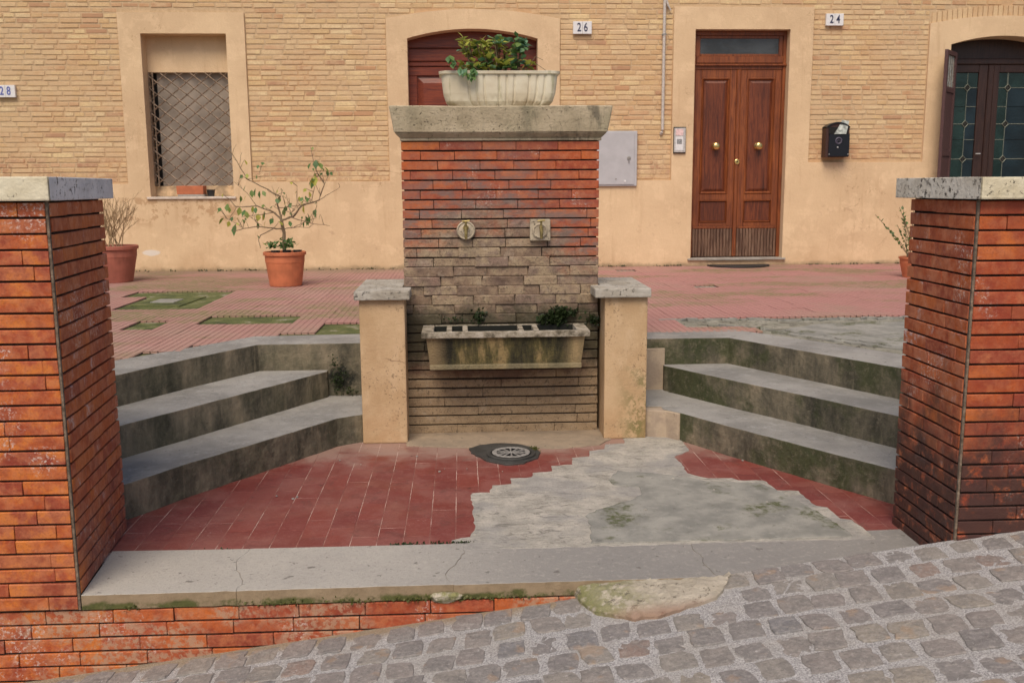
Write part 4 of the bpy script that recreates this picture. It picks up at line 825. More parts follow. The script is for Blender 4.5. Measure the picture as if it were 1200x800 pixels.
BRN = [([(381, 580), (382, 520), (380, 470), (372, 420)], .019, .014, 0, 0), ([(380, 470), (330, 465), (250, 450), (180, 462), (130, 475)], .009, .003, 0, -.12), ([(330, 465), (265, 500), (258, 520), (270, 565)], .006, .003, -.03, -.16),
 ([(372, 420), (330, 380), (240, 345), (130, 350), (95, 310)], .010, .003, 0, .10), ([(372, 420), (350, 340), (365, 295), (300, 260), (190, 205), (140, 110), (100, 50)], .010, .002, 0, .18), ([(150, 125), (160, 60)], .003, .0015, .16, .2),
 ([(372, 420), (440, 400), (480, 345), (580, 315), (610, 230), (570, 160), (550, 40)], .012, .002, 0, -.12), ([(580, 315), (640, 280), (685, 250)], .004, .0015, -.08, .0), ([(385, 415), (430, 405), (540, 435), (640, 450)], .007, .002, 0, -.2), ([(535, 433), (555, 390), (575, 345)], .003, .0015, -.15, -.15),
 ([(380, 470), (430, 460), (505, 465)], .005, .002, 0, .15), ([(430, 460), (480, 435), (540, 415)], .004, .0015, .07, .2), ([(355, 330), (330, 240)], .003, .0015, .03, 0), ([(240, 345), (190, 280), (115, 215)], .004, .0015, .05, .16), ([(330, 380), (270, 390), (180, 400)], .005, .002, .02, -.15),
 ([(362, 355), (420, 348), (490, 338), (540, 322)], .005, .002, .0, .1), ([(370, 415), (400, 360), (395, 290)], .004, .0015, 0, -.1), ([(400, 370), (430, 380), (460, 360), (470, 240)], .003, .0015, -.04, -.1), ([(240, 345), (215, 400), (250, 440)], .003, .0015, .05, -.05), ([(190, 205), (260, 190), (265, 130)], .003, .0015, .1, .1), ([(130, 350), (90, 420), (75, 400)], .003, .0015, .08, 0), ([(540, 320), (560, 250), (570, 200)], .004, .0015, -.06, -.06), ([(300, 260), (330, 280), (360, 300)], .003, .002, .05, .02), ([(180, 462), (150, 440), (95, 405)], .003, .0015, -.08, -.1)]
BPTS = []
for pts, r0, r1, d0, d1 in BRN:
    n = len(pts)-1; P3 = []
    for i in range(n):
        for j in range(3):
            t = (i+j/3)/n; a_, c_ = pts[i], pts[i+1]; w = (0 if i+j == 0 else 3)
            P3.append(zp(a_[0]+(c_[0]-a_[0])*j/3+rr.uniform(-w, w), a_[1]+(c_[1]-a_[1])*j/3+rr.uniform(-w, w), d0+(d1-d0)*t))
    P3.append(zp(*pts[-1], d1)); BPTS += P3[2:] if r0 < .015 else []; MB().tube(P3, r0*1.1, r1*1.3, 6).build('branch' if r0 < .015 else 'trunk', M_BARK, lem)

LVS = [(75, 405, 55, 'Y', 2.2), (90, 425, 45, 'Y', 3), (130, 440, 75, 'D', 2.6), (235, 250, 60, 'D', 2.9), (215, 260, 50, 'D', 3.4), (255, 265, 48, 'D', 3.0), (200, 235, 45, 'D', 2.7), (105, 330, 55, 'D', 3.1), (100, 350, 40, 'Y', 3.3), (160, 350, 55, 'Y', 2.9), (175, 365, 50, 'D', 2.4), (195, 370, 48, 'Y', 3.6), (255, 385, 55, 'Y', 3.2), (290, 370, 55, 'D', 3.0), (250, 350, 45, 'D', 3.3), (155, 290, 42, 'D', 3.2), (190, 290, 45, 'Y', 2.6), (540, 120, 50, 'D', 2.8), (575, 105, 60, 'D', 3.0), (590, 120, 55, 'D', 3.6), (610, 140, 55, 'Y', 3.9), (555, 195, 85, 'Y', 2.9), (565, 190, 70, 'Y', 3.2), (535, 205, 60, 'D', 3.1), (490, 340, 60, 'Y', 3.2), (495, 310, 40, 'D', 2.6), (490, 400, 70, 'D', 4.4), (515, 405, 60, 'D', 1.9), (320, 395, 50, 'D', 3.8), (330, 410, 50, 'D', 3.0), (290, 265, 42, 'D', 4), (470, 295, 35, 'Y', 3), (390, 345, 42, 'D', 2.5), (375, 365, 42, 'D', 3.7), (290, 425, 45, 'Y', 2.7), (415, 425, 42, 'D', 3.6), (260, 180, 32, 'D', 3.0), (548, 35, 26, 'Y', 3), (265, 130, 30, 'D', 3), (270, 385, 50, 'Y', 3.3), (510, 300, 38, 'D', 3.5), (350, 330, 34, 'D', 2.2), (230, 345, 42, 'Y', 3), (620, 160, 40, 'D', 3.6)]
for x, y, s_, k, az in LVS: put_leaf(LY if k == 'Y' else LD, lem, zp(x, y, rr.uniform(-.12, .12)), s_*.0021*.85, rr, az=az, el=rr.uniform(-1.35, -.7), roll=rr.uniform(-1.2, 1.2))
for _ in range(85):
    p = rr.choice(BPTS); q = Vector(p)+Vector((rr.uniform(-.07, .07), rr.uniform(-.06, .06), rr.uniform(.02, .13))); MB().tube([p, (Vector(p)+q)/2+Vector((rr.uniform(-.01, .01), 0, 0)), q], .0035, .002, 4).build('twig', M_BARK, lem)
    if rr.random() < .65: put_leaf(rr.choice((LY, LD, LD)), lem, q, rr.uniform(.04, .08), rr, az=rr.uniform(2.2, 4.2), el=rr.uniform(-1.3, -.3), roll=rr.uniform(-1, 1))
for cx_, n, w in ((320, 45, 28), (405, 60, 32)):
    for _ in range(n): put_leaf(LD, lem, zp(cx_+rr.gauss(0, w*.6), 575-abs(rr.gauss(0, 20)), rr.uniform(-.1, .1)), rr.uniform(.045, .07), rr, el=rr.uniform(0, 1.2))
for cx_ in (345, 400, 455): MB().lathe([(.035, 0), (.05, .06), (.046, .06)], (zp(cx_, 600)[0], QY-.1+rr.uniform(-.03, .03), .89), 12).build('nursery_pot', M_BLACK, lem)
# bare twiggy shrub
bx_, by_ = -4.03, 11.35
tw = empty('potted_shrub', (bx_, by_, .555), 'leafless straw-coloured twiggy bush in a dusty dark terracotta pot behind the left pier', 'potted plant', 'potted plants along the house')
pot('pot', tw, bx_, by_, .555, .19, .275, .42, M_TERRA2); b = MB(); rr = random.Random(14)
def grow(p, d, L, r, k):
    q = p+d*L; mid = p+d*L*.5+Vector((rr.uniform(-1, 1), rr.uniform(-1, 1), 0))*L*.06; b.tube([p, mid, q], r, r*.7, 4)
    if k: 
        for _ in range(rr.choice((2, 3))): grow(p+d*L*rr.uniform(.5, 1), (d+Vector((rr.uniform(-.55, .55), rr.uniform(-.5, .5), rr.uniform(-.05, .45)))).normalized(), L*rr.uniform(.55, .85), r*.7, k-1)
for _ in range(17): grow(Vector((bx_+rr.uniform(-.09, .09), by_+rr.uniform(-.1, .1), .92)), Vector((rr.uniform(-.6, .6), rr.uniform(-.5, .5), 1)).normalized(), rr.uniform(.24, .34), .0055, 3)
b.build('twigs', M_TWIG, tw)
# small spiky plant at right, half behind the right pier
hx, hy = 5.235, 10.8
sp = empty('potted_shrub', (hx, hy, .555), 'small spiky green plant in a little terracotta pot, half behind the right pier', 'potted plant', 'potted plants along the house')
pot('pot', sp, hx, hy, .555, .12, .175, .235, M_TERRA)
for k in range(16):
    a = rr.uniform(-.5, .3); base = Vector((hx+rr.uniform(-.07, .07), hy+rr.uniform(-.07, .07), .75)); tip = base+Vector((a, rr.uniform(-.2, .2), rr.uniform(.35, .7)))*.9; MB().tube([base, (base+tip)/2+Vector((0, 0, .03)), tip], .005, .003, 5).build('stem', M_BARK, sp)
    for q in range(9): t = .25+.75*q/9; p = base.lerp(tip, t); put_leaf(LD, sp, p, rr.uniform(.04, .06), rr, el=rr.uniform(.6, 1.2))

# ------------------------------------------------------------------ HOUSE
HY = 12.69           # plaster face
ho = empty('house', (0, 12.9, .55), 'long house front of yellow brick over apricot plaster, with doors and grated window', 'house')
BK = 12.722          # mortar face behind the bricks
def arc(x0, x1, zs, za):
    c = (x0+x1)/2; return lambda x: za-(za-zs)*((x-c)/((x1-x0)/2))**2 if x0 <= x <= x1 else zs
A_in = arc(-.65, 1.02, 3.49, 3.61); A_out = arc(-.914, 1.306, 3.735, 3.85)
B_in = arc(6.47, 7.93, 3.425, 3.535); B_out = arc(6.175, 8.22, 3.69, 3.79)
w = MB()
for x0, x1, z0, z1 in [(-9, -4.26, .4, 5.2), (-4.26, -2.69, 3.78, 5.2), (-2.69, -.914, .4, 5.2), (-.914, 1.306, 3.70, 5.2), (1.306, 2.785, .4, 5.2), (2.785, 4.62, 3.87, 5.2), (4.62, 6.175, .4, 5.2), (6.175, 8.22, 3.65, 5.2), (8.22, 12, .4, 5.2)]:
    w.box(x0, x1, BK, 13.3, z0, z1)
w.build('wall', M_HMORTAR, ho)
MB().box(-9, 12, 13.3, 13.5, .4, 5.2).build('inner_wall', M_HMORTAR, ho)
p = MB()
for x0, x1, z0, z1 in [(-9, -4.26, .4, 1.685), (-4.26, -2.69, .4, 1.485), (-2.69, -.914, .4, 1.70), (1.306, 2.785, .4, 1.69), (4.62, 6.175, .4, 1.912), (8.22, 12, .4, 1.9)]:
    MB().box(x0, x1, HY, 12.95, z0, z1).build('plaster_base', M_PLASTER, ho)
def surround(*bxs):
    q = MB()
    for x0, x1, z0, z1 in bxs: q.box(x0, x1, HY, 13.0, z0, z1)
    return q
surround((-4.26, -3.985, 1.485, 3.80), (-2.925, -2.69, 1.485, 3.80), (-3.985, -2.925, 3.545, 3.80)).build('window_surround', M_PLASTER, ho)
q = surround((-.914, -.65, .4, 3.49), (1.02, 1.306, .4, 3.49)); xs = [-.914, -.65]+[-.65+1.67*k/20 for k in range(1, 20)]+[1.02, 1.306]; q.band(xs, A_in, A_out, HY, 13.0); q.build('door_surround', M_PLASTER, ho)
surround((2.785, 3.068, .4, 3.89), (4.315, 4.62, .4, 3.89), (3.068, 4.315, 3.61, 3.89), (3.068, 4.315, .4, .625)).build('door_surround', M_PLASTER, ho)
q = surround((6.175, 6.47, .4, 3.425), (7.93, 8.22, .4, 3.425)); xs = [6.175, 6.47]+[6.47+1.46*k/20 for k in range(1, 20)]+[7.93, 8.22]; q.band(xs, B_in, B_out, HY, 13.0); q.build('door_surround', M_PLASTER, ho)
# facade bricks
rr = random.Random(99); cand = []
def blocked(z):
    o = []
    z0, z1 = z-.03, z+.03
    def add(a, c): o.append((a, c))
    if z0 < 3.80: add(-4.26, -2.69)
    if z0 < 3.90: add(2.785, 4.62)
    for (x0, x1, f) in ((-.914, 1.306, A_out), (6.175, 8.22, lambda x: B_out(x)+.135)):
        if z0 < f(x0): add(x0, x1)
        elif z0 < f((x0+x1)/2):
            xs_ = [x0+(x1-x0)*k/60 for k in range(61)]; ins = [x for x in xs_ if f(x) > z0]; add(min(ins), max(ins))
    if z0 < 1.685: add(-9, -4.26)
    if z0 < 1.70: add(-2.69, -.914)
    if z0 < 1.69: add(1.306, 2.785)
    if z0 < 1.912: add(4.62, 6.175)
    if z0 < 1.9: add(8.22, 12)
    return sorted(o)
XA, XB = -8.0, 10.5
for c in range(44):
    z = 1.70+.0635*(c+.5); blk = blocked(z); x = XA; free = []
    for a, e in blk:
        if a > x: free.append((x, a))
        x = max(x, e)
    if x < XB: free.append((x, XB))
    for a, e in free:
        off = rr.uniform(0, .2); x = a
        first = True
        while x < e-.01:
            l = rr.choice((.27, .27, .275, .26, .14, .2, .13)) if not first else rr.uniform(.08, .27); first = False; x1 = min(e, x+l)
            if e-x1 < .05: x1 = e
            cand.append((x+.006, x1-.006, z-.0265+rr.uniform(-.004, .004), z+.0265+rr.uniform(-.004, .004), rr.uniform(-.004, .005))); x = x1
cand.sort(key=lambda t: math.hypot((t[0]+t[1])/2-.6, (t[2]+t[3])/2-2.5))
# largest in the picture and not hidden by the fountain, piers or boxes
def hidden(t): x = (t[0]+t[1])/2; z = (t[2]+t[3])/2; return (-.9 < x < 2.0 and z < 2.35) or z > 3.98 or (1.7 < x < 2.32 and z < 2.33)
HB = [brick_mesh(i+60, L=.25, H=.053, D=.03, jit=.003, bev=.006, mat=M_HBRICK) for i in range(8)]; b = MB(); nobj = 0
for x0, x1, z0, z1, dj in cand:
    f = BK-.006+dj*.7
    if nobj < 300 and not hidden((x0, x1, z0, z1)) and x1-x0 > .1:
        inst('brick', rr.choice(HB), ho, ((x0+x1)/2, f, (z0+z1)/2), (0, 0, 0), ((x1-x0)/.25, 1, (z1-z0)/.053)); nobj += 1
    else:
        b.r = rr.random()*.999+.0005; k = .006; j = lambda: rr.uniform(-.003, .003)
        b.add([(x0+j(), BK+.01, z0), (x1+j(), BK+.01, z0), (x1, BK+.01, z1), (x0, BK+.01, z1), (x0+k+j(), f, z0+k+j()), (x1-k+j(), f, z0+k+j()), (x1-k+j(), f, z1-k+j()), (x0+k+j(), f, z1-k+j())], [(4, 5, 6, 7), (0, 1, 5, 4), (1, 2, 6, 5), (2, 3, 7, 6), (3, 0, 4, 7)])
for k in range(30):
    x = 6.2+k*.068; z = B_out(x)+.004; b.r = rr.random()*.45+.001; f = BK-.014; b.box(x, x+.058, f, BK+.01, z, z+.125)
tag(b.build('distant_bricks', M_HBRICK, ho), kind='stuff')
# window with grating
wi = MB().box(-3.985, -2.925, 12.90, 13.0, 3.095, 3.546).build('window', M_PLASTER, ho)
box('roller_panel', M_SHUTG, wi, -3.90, -2.926, 12.98, 13.05, 1.50, 3.094, bevel=0)
box('side_gap', M_HOLE, wi, -3.984, -3.901, 12.99, 13.05, 1.50, 3.094, bevel=0)
MB().box(-4.03, -2.90, 12.665, 12.93, 1.486, 1.517).build('sill', M_SILL, wi, .004)
M_PEEL = flat('peeling_orange_white_paint', (.58, .42, .26), .8, 0, .5, 6)
box('bottom_board', M_PEEL, wi, -3.984, -2.926, 12.94, 12.975, 1.518, 1.655, bevel=.003)
gx0, gx1, gz0, gz1, gy = -3.98, -2.93, 1.655, 3.09, 12.90
for s_ in (1, -1):
    slope = s_*.155/.19
    for k in range(-12, 20):
        c0 = gz0+k*.155; pts = []
        # line z = c0 + slope*(x-gx0) clipped to the opening
        xa, xb = gx0, gx1; za, zb = c0, c0+slope*(gx1-gx0)
        def clipz(xa, za, xb, zb, lim, lo):
            if (za < lim) == lo and (zb < lim) == lo: return None
            if (za < lim) == lo: t = (lim-za)/(zb-za); xa, za = xa+(xb-xa)*t, lim
            elif (zb < lim) == lo: t = (lim-zb)/(za-zb); xb, zb = xb+(xa-xb)*t, lim
            return xa, za, xb, zb
        q = clipz(xa, za, xb, zb, gz0, True)
        if q: q = clipz(*q, gz1, False)
        if not q or math.hypot(q[2]-q[0], q[3]-q[1]) < .06: continue
        y = gy+(.006 if s_ > 0 else -.006); MB().tube([(q[0], y, q[1]), (q[2], y, q[3])], .0088, .0088, 5).build('lattice_bar', M_GALV, wi)
for x in (-3.975, -3.93): MB().box(x-.008, x+.008, 12.888, 12.91, 1.655, 3.092).build('upright', M_GALV, wi)
# door 26 (arched, behind the fountain)
d26 = MB().box(-.66, 1.03, 12.93, 12.98, .6, 3.62).build('door', M_RED, ho)
for z0, z1 in ((3.40, 3.62), (3.235, 3.39), (3.17, 3.225)): box('board', M_RED, d26, -.655, 1.025, 12.905, 12.929, z0, z1, bevel=.008)
for x0, x1 in ((-.65, .18), (.19, 1.02)):
    for a_, c_, e_, f_ in ((x0, x1, 3.05, 3.16), (x0, x0+.11, .65, 3.05), (x1-.11, x1, .65, 3.05), (x0+.11, x1-.11, .65, .85), (x0+.11, x1-.11, 1.85, 1.98)): box('rail', M_RED, d26, a_+.001, c_-.001, 12.90, 12.929, e_+.001, f_-.001, bevel=.006)
    for e_, f_ in ((2.0, 3.03), (.87, 1.83)): MB().frustum((0, 1, 0, 1), 0, (0, 1, 0, 1), 1); b = MB(); b.add([(x0+.12, 12.929, e_), (x1-.12, 12.929, e_), (x1-.12, 12.929, f_), (x0+.12, 12.929, f_), (x0+.19, 12.908, e_+.07), (x1-.19, 12.908, e_+.07), (x1-.19, 12.908, f_-.07), (x0+.19, 12.908, f_-.07)], [(4, 5, 6, 7), (0, 1, 5, 4), (1, 2, 6, 5), (2, 3, 7, 6), (3, 0, 4, 7)]); b.build('door_panel', M_RED, d26)
# door 24
DX0, DX1, DZ0, DZ1 = 3.068, 4.315, .655, 3.61; DYF = 12.83
d24 = MB().box(DX0, DX1, DYF+.04, DYF+.09, DZ0, DZ1).build('door', M_DOOR, ho); d24['label'] = 'tall varnished chestnut double door with brass knobs'
F = lambda *a, n='frame', m=M_DOOR, bv=.004: box(n, m, d24, *a, bevel=bv)
F(DX0, DX0+.045, DYF-.02, DYF+.039, DZ0, DZ1); F(DX1-.045, DX1, DYF-.02, DYF+.039, DZ0, DZ1); F(DX0+.046, DX1-.046, DYF-.02, DYF+.039, DZ1-.06, DZ1)
F(DX0+.046, DX1-.046, DYF-.03, DYF+.039, 3.20, 3.285); F(DX0+.046, DX1-.046, DYF-.012, DYF+.039, 3.12, 3.198); F(DX0-.002, DX1+.002, DYF-.045, DYF-.021, 3.165, 3.19)
F(DX0+.075, DX1-.075, DYF+.01, DYF+.039, 3.315, 3.52, n='transom_pane', m=M_GLASS, bv=0)
for a_ in ((DX0+.046, DX0+.10), (DX1-.10, DX1-.046)): F(a_[0], a_[1], DYF-.005, DYF+.038, 3.286, 3.549)
F(DX0+.101, DX1-.101, DYF-.005, DYF+.038, 3.286, 3.318); F(DX0+.101, DX1-.101, DYF-.005, DYF+.038, 3.515, 3.549)
mid = (DX0+DX1)/2; top = 3.118; lb = 1.075
for x0, x1, side in ((DX0+.047, mid-.028, 0), (mid+.028, DX1-.047, 1)):
    lf = box('leaf_door', M_DOOR, d24, x0, x1, DYF+.015, DYF+.039, DZ0+.005, top, bevel=.002); lf.name = 'door_leaf'
    s1 = .085
    # stiles and rails
    for a_ in ((x0, x0+s1, lb, top), (x1-s1, x1, lb, top), (x0+s1, x1-s1, top-.10, top), (x0+s1, x1-s1, lb, lb+.05), (x0+s1, x1-s1, 1.42, 1.50)): box('stile', M_DOOR, d24, a_[0]+.0005, a_[1]-.0005, DYF-.005, DYF+.014, a_[2]+.0005, a_[3]-.0005, bevel=.003)
    # moulding and panels
    for z0, z1 in ((1.50, top-.10), (lb+.05, 1.42)):
        a0, a1 = x0+s1, x1-s1; k = .035 if z1 > 2 else .02; b = MB()
        for t0, t1, y0, y1 in ((0, k, DYF-.012, DYF+.006), ):
            b.add([(a0, DYF-.004, z0), (a1, DYF-.004, z0), (a1, DYF-.004, z1), (a0, DYF-.004, z1), (a0+k*.4, DYF-.016, z0+k*.4), (a1-k*.4, DYF-.016, z0+k*.4), (a1-k*.4, DYF-.016, z1-k*.4), (a0+k*.4, DYF-.016, z1-k*.4), (a0+k, DYF+.010, z0+k), (a1-k, DYF+.010, z0+k), (a1-k, DYF+.010, z1-k), (a0+k, DYF+.010, z1-k)],
                  [(0, 1, 5, 4), (1, 2, 6, 5), (2, 3, 7, 6), (3, 0, 4, 7), (4, 5, 9, 8), (5, 6, 10, 9), (6, 7, 11, 10), (7, 4, 8, 11)])
        b.build('moulding', M_DOOR, d24)
        if z1 > 2: a0 += k; a1 -= k; z0 += k; z1 -= k; g_ = .035; b = MB(); b.add([(a0, DYF+.012, z0), (a1, DYF+.012, z0), (a1, DYF+.012, z1), (a0, DYF+.012, z1), (a0+g_, DYF-.004, z0+g_), (a1-g_, DYF-.004, z0+g_), (a1-g_, DYF-.004, z1-g_), (a0+g_, DYF-.004, z1-g_)], [(4, 5, 6, 7), (0, 1, 5, 4), (1, 2, 6, 5), (2, 3, 7, 6), (3, 0, 4, 7)]); b.build('door_panel', M_PANEL, d24)
        else: F(a0+k, a1-k, DYF+.004, DYF+.014, z0+k, z1-k, n='door_panel', m=M_PANEL, bv=.003)
    F(x0, x1, DYF-.012, DYF+.014, lb-.035, lb-.001, n='rail')
    nsl = 13; ww = (x1-x0)/nsl
    for k in range(nsl): F(x0+k*ww+.003, x0+(k+1)*ww-.003, DYF-.012, DYF+.014, DZ0+.01, lb-.037, n='slat', m=M_SLAT, bv=.006)
    kx = x0+.245 if side == 0 else x0+.275; kx = (x0+x1)/2+(.01 if side == 0 else -.02)
    b = MB(); b.lathe([(.048, .0), (.050, .006), (.03, .012), (.018, .02), (.018, .035), (.042, .045), (.052, .065), (.045, .085), (.02, .094)], (kx, DYF-.003, 2.13), 24, 'y'); b.build('knob', M_BRASS, d24, smooth=True)
F(mid-.0265, mid+.0265, DYF-.022, DYF+.02, DZ0+.01, top, n='centre_post', bv=.01)
b = MB(); b.lathe([(.034, 0), (.034, .005), (.028, .009)], (mid+.005, DYF-.0225, 1.925), 16, 'y'); b.build('lock_plate', M_BRASS, d24); b = MB(); b.lathe([(.009, 0), (.009, .002)], (mid+.005, DYF-.032, 1.925), 10, 'y'); b.build('keyhole', M_HOLE, d24)
M_THR = concrete('grey_threshold_stone', (.36, .33, .30), (.27, .24, .21), big=6)
box('threshold', M_THR, ho, DX0-.04, DX1+.04, 12.655, 12.87, .626, .654)
# right arched door
rd = MB().box(6.46, 7.94, 13.02, 13.1, .6, 3.54).build('door', M_DARKW, ho); rd['label'] = 'dark double door with green and blue leaded glass'
for x0, x1 in ((6.50, 7.155), (7.235, 7.90)):
    f = lambda a, c, z0, z1: box('stile', M_DARKW, rd, a, c, 12.985, 13.019, z0, z1, bevel=.006)
    f(x0, x0+.085, .65, 3.20); f(x1-.125, x1, .65, 3.20); f(x0+.086, x1-.126, 3.10, 3.20); f(x0+.086, x1-.126, .65, 1.35)
    a0, a1, z0, z1 = x0+.086, x1-.126, 1.36, 3.098
    # leaded panes: a wide green field and a narrow blue strip, split by cames
    gxm = a0+.30 if x0 < 7 else a0+.13; zz = [1.36, 1.62, 1.95, 2.21, 2.42, 2.65, 2.90, 3.098]
    for za, zb in zip(zz, zz[1:]):
        box('pane', M_GGREEN, rd, a0+.003, gxm-.004, 13.0, 13.012, za+.003, zb-.003, bevel=0); box('pane', M_GBLUE if zb < 2.95 else M_GGREEN, rd, gxm+.004, a1-.003, 13.0, 13.012, za+.003, zb-.003, bevel=0)
    for z in zz[1:-1]:
        if z in (2.42, 1.95, 2.90): MB().tube([(a0, 12.998, z), (a1, 12.998, z)], .0045, .0045, 4).build('came', M_LEAD, rd)
        else: MB().tube([(gxm if x0 < 7 else a0, 12.998, z), (a1 if x0 < 7 else gxm, 12.998, z)], .0035, .0035, 4).build('came', M_LEAD, rd)
    MB().tube([(gxm, 12.998, z0), (gxm, 12.998, z1)], .0045, .0045, 4).build('came', M_LEAD, rd)
    MB().tube([(a0+.12, 12.998, 2.9), (a0+.12, 12.998, z1)], .0035, .0035, 4).build('came', M_LEAD, rd)
    for z in (1.95, 2.42, 2.90):
        b = MB(); s_ = .045; b.add([(gxm-s_, 12.994, z), (gxm, 12.994, z-s_*1.1), (gxm+s_, 12.994, z), (gxm, 12.994, z+s_*1.1)], [(0, 1, 2, 3)]); b.build('pane', M_HOLE, rd)
        q = [(gxm-s_, 12.992, z), (gxm, 12.992, z-s_*1.1), (gxm+s_, 12.992, z), (gxm, 12.992, z+s_*1.1), (gxm-s_, 12.992, z)]
        for a_, c_ in zip(q, q[1:]): MB().tube([a_, c_], .004, .004, 4).build('came', M_LEAD, rd)
box('centre_post', M_DARKW, rd, 7.157, 7.233, 12.97, 13.02, .65, 3.20, bevel=.01); box('rail', M_DARKW, rd, 6.47, 7.93, 12.975, 13.018, 3.205, 3.28, bevel=.01)
MB().tube([(7.10, 12.985, 2.02), (7.10, 12.94, 2.02), (7.03, 12.935, 2.02)], .008, .008, 8).build('handle', M_ALU, rd)
# open shutter leaf hinged at the left jamb, swung out towards the viewer's side
an = math.atan2(.26, -.075)
def SH(name, mat, u0, u1, z0, z1, t0, t1, parent, bev=.004):
    px, py = 6.578, 12.80; ux, uy = -.667, -.745; vx, vy = .745, -.667
    q = [(px+ux*u+vx*t, py+uy*u+vy*t) for u, t in ((u0, t0), (u1, t0), (u1, t1), (u0, t1))]; return MB().prism(q, z0, z1).build(name, mat, parent, bev)
sh = SH('shutter', M_SHUT, 0, .055, .66, 3.33, 0, .04, ho); SH('stile', M_SHUT, .405, .46, .66, 3.33, 0, .04, sh)
for z0, z1 in ((3.27, 3.33), (2.80, 2.87), (1.98, 2.06), (.66, .8)): SH('rail', M_SHUT, .056, .404, z0, z1, .001, .039, sh)
SH('shutter_panel', M_SHUT, .056, .404, 2.061, 2.799, .012, .028, sh); SH('shutter_panel', M_SHUT, .056, .404, .801, 1.979, .012, .028, sh)
for k in range(4): SH('grate_bar', M_GALV, .09+k*.085, .102+k*.085, 2.871, 3.269, .014, .026, sh, 0)
SH('shutter_pane', M_PAPER, .06, .40, 2.872, 3.268, .018, .021, sh, 0)

# ------------------------------------------------------------------ THINGS FIXED TO THE FACADE
def digits(txt, x, z, size, mat, parent, y, gap):
    for i, ch_ in enumerate(txt):
        cu = bpy.data.curves.new('digit', 'FONT'); cu.body = ch_; cu.size = size; cu.extrude = .002; cu.align_x = 'CENTER'; cu.align_y = 'CENTER'; cu.offset = .002
        t = bpy.data.objects.new('digit_tmp', cu); C.objects.link(t); me = bpy.data.meshes.new_from_object(t.evaluated_get(bpy.context.evaluated_depsgraph_get())); bpy.data.objects.remove(t)
        me.materials.clear(); me.materials.append(mat); o = inst('digit', me, parent, (x+(i-.5)*gap, y, z), (R(90), 0, 0), (.72, 1, 1))
def plate(x0, x1, z0, z1, txt, label, mat):
    p = empty('house_number', ((x0+x1)/2, 12.68, z0), label, 'house number', 'house number plates on the facade')
    m1 = (x0+x1)/2; b = MB()
    for k in range(2): box('tile', M_WHITE, p, (x0, m1+.001)[k], (m1-.001, x1)[k], 12.672, 12.712, z0, z1, bevel=.003)
    digits(txt, m1, (z0+z1)/2, (z1-z0)*.95, mat, p, 12.6705, .085)
box_m = None
plate(1.475, 1.715, 3.545, 3.70, '26', 'white enamel house number 26 between the arched door and the thin pipe', M_DIGIT)
plate(4.775, 5.005, 3.655, 3.805, '24', 'white enamel house number 24 right of the tall wooden door', M_DIGIT)
plate(-5.81, -5.57, 2.765, 2.915, '28', 'white enamel house number 28 left of the grated window', M_DIGITB)
pi = MB().tube([(2.655, 12.675, 4.9), (2.655, 12.675, 2.34), (2.648, 12.678, 2.31), (2.64, 12.70, 2.285)], .019, .019, 10).build('conduit_pipe', M_PIPE); tag(pi, 'thin grey conduit pipe running down the brick wall left of the tall door', 'pipe')
for z in (3.54, 4.5): MB().box(2.628, 2.682, 12.655, 12.705, z-.012, z+.012).build('clip', M_IRON, pi, .003)
MB().tube([(2.665, 12.68, 4.02), (2.70, 12.68, 3.90), (2.735, 12.685, 3.84)], .014, .012, 8).build('branch_pipe', M_PIPE, pi)
mt = empty('meter_cabinet', (2.0, 12.68, 1.62), 'flat grey metal meter cabinet with a small lock, just right of the fountain top', 'cabinet')
box('cabinet_frame', M_GREYM, mt, 1.62, 2.322, 12.66, 12.715, 1.615, 2.325); dd = box('cabinet_door', M_GREYM, mt, 1.64, 2.285, 12.650, 12.659, 1.635, 2.31, bevel=.003)
b = MB(); b.lathe([(.024, 0), (.024, .012), (.015, .016)], (2.212, 12.650, 1.98), 14, 'y'); b.box(2.207, 2.217, 12.632, 12.65, 1.92, 1.97); b.build('lock', M_IRON, dd)
b = MB(); b.lathe([(.014, 0), (.012, .004)], (2.165, 12.650, 1.68), 12, 'y'); b.build('vent_cap', M_WHITE, dd)
b = MB(); b.lathe([(.011, 0), (.010, .004)], (2.045, 12.650, 1.71), 12, 'y'); b.build('rivet', M_IRON, dd)
ic = empty('intercom', (2.885, 12.68, 2.03), 'slim aluminium door intercom with pink name label beside the tall door', 'intercom')
box('backplate', M_BLACK, ic, 2.803, 2.968, 12.668, 12.69, 2.035, 2.375); fr = box('faceplate', M_ALU, ic, 2.808, 2.962, 12.655, 12.667, 2.048, 2.36, bevel=.004)
box('name_label', M_PINK, fr, 2.828, 2.928, 12.652, 12.6549, 2.265, 2.345, bevel=0); box('speaker', M_WHITE, fr, 2.828, 2.928, 12.652, 12.6549, 2.075, 2.25, bevel=0)
for k in range(5): box('slot', M_BLACK, fr, 2.845, 2.912, 12.650, 12.6515, 2.158+k*.013, 2.164+k*.013, bevel=0)
ml = empty('letterbox', (4.955, 12.65, 1.97), 'dark navy round-topped metal letterbox hanging on the bricks right of the tall door', 'letterbox')
xs = [4.80+.31*k/10 for k in range(11)]; LT = arc(4.80, 5.11, 2.36, 2.42)
b = MB(); b.band(xs, lambda x: 1.975, LT, 12.56, 12.705); bd = b.build('body', M_MAILS, ml); b = MB(); xs2 = [4.835+.275*k/10 for k in range(11)]; LT2 = arc(4.835, 5.11, 2.27, 2.27); b.band(xs2, lambda x: 1.985, LT2, 12.545, 12.5595); b.build('front_plate', M_MAIL, ml)
b = MB(); b.band(xs, lambda x: LT(x)-.012, lambda x: LT(x)+.006, 12.545, 12.71); b.build('lid', M_MAIL, ml); box('mouth', M_HOLE, ml, 4.83, 5.09, 12.552, 12.5595, 2.275, 2.36, bevel=0)
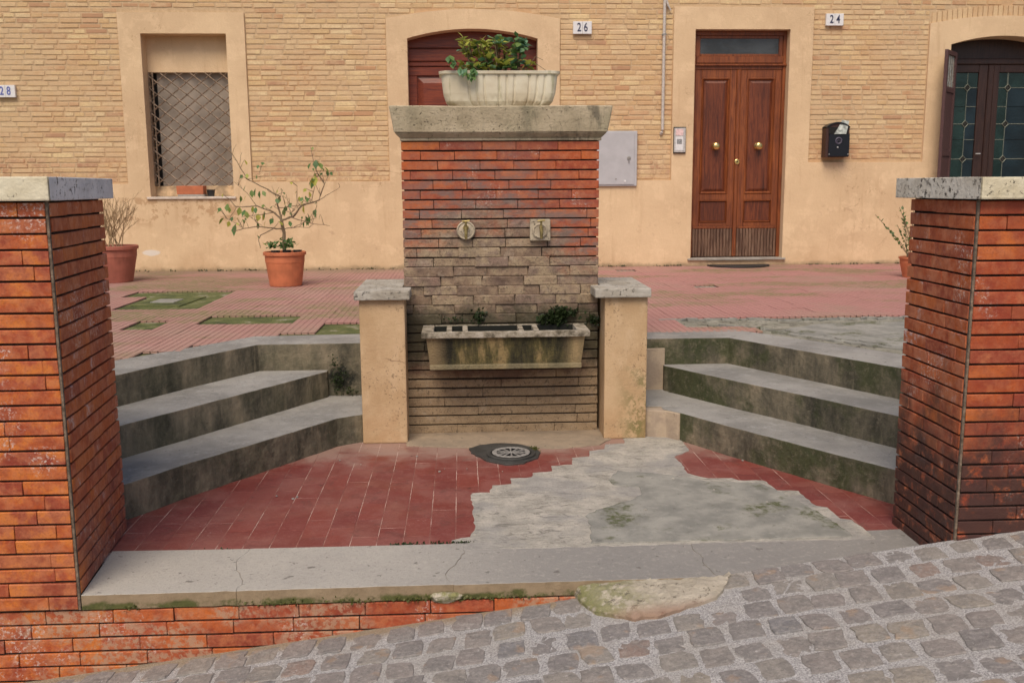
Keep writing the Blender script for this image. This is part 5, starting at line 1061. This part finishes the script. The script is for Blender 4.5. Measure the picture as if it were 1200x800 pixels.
b = MB(); n = 20; vs = []
for r, y in ((.030, 12.544), (.038, 12.540), (.046, 12.544)): vs += [(4.965+r*math.cos(k*2*math.pi/n), y, 2.185+r*math.sin(k*2*math.pi/n)) for k in range(n)]
b.add(vs, [(i*n+k, i*n+(k+1) % n, (i+1)*n+(k+1) % n, (i+1)*n+k) for i in range(2) for k in range(n)]); b.tube([(4.945, 12.542, 2.175), (4.965, 12.54, 2.20), (4.985, 12.542, 2.175)], .004, .004, 5); b.build('emblem', flat('worn_grey_relief', (.08, .07, .11), .5), ml)
b = MB(); b.lathe([(.011, 0), (.009, .005)], (4.955, 12.545, 2.10), 12, 'y'); b.build('lock', M_ALU, ml)
for x in (4.845, 5.098): b = MB(); b.lathe([(.008, 0), (.006, .004)], (x, 12.545, 2.01), 8, 'y'); b.build('rivet', M_ALU, ml)
b = MB(); b.add([(4.90, 12.535, 2.27), (5.055, 12.53, 2.27), (5.10, 12.56, 2.44), (5.01, 12.57, 2.45)], [(0, 1, 2, 3)]); b.add([(4.90, 12.543, 2.27), (5.055, 12.538, 2.27), (5.10, 12.568, 2.44), (5.01, 12.578, 2.45)], [(0, 1, 2, 3)])
tag(b.build('newspaper', M_PAPER), 'folded grey newspaper sticking out of the dark letterbox', 'newspaper')
mat_ = MB(); mat_.prism([(3.70+.42*math.cos(k*math.pi/12), 12.64-.38*math.sin(k*math.pi/12)) for k in range(13)], .554, .572); tag(mat_.build('doormat', M_BLACK, None, .004), 'black half-round doormat on the paving before the tall wooden door', 'doormat')
# things on the window sill
tb = empty('window_box', (-3.45, 12.8, 1.52), 'terracotta flower box with grey base on the grated window sill', 'flower box')
MB().frustum((-3.66, -3.325, 12.72, 12.88), 1.545, (-3.665, -3.32, 12.715, 12.885), 1.655).build('box', M_TERRA, tb, .004); box('saucer', M_THR, tb, -3.65, -3.31, 12.71, 12.89, 1.518, 1.544)
b = MB(); b.lathe([(.04, 0), (.052, .075), (.055, .075), (.055, .088), (.045, .088)], (-3.245, 12.80, 1.518), 16); tag(b.build('nursery_pot', M_BLACK), 'small black plastic pot beside the terracotta box on the window sill', 'pot')
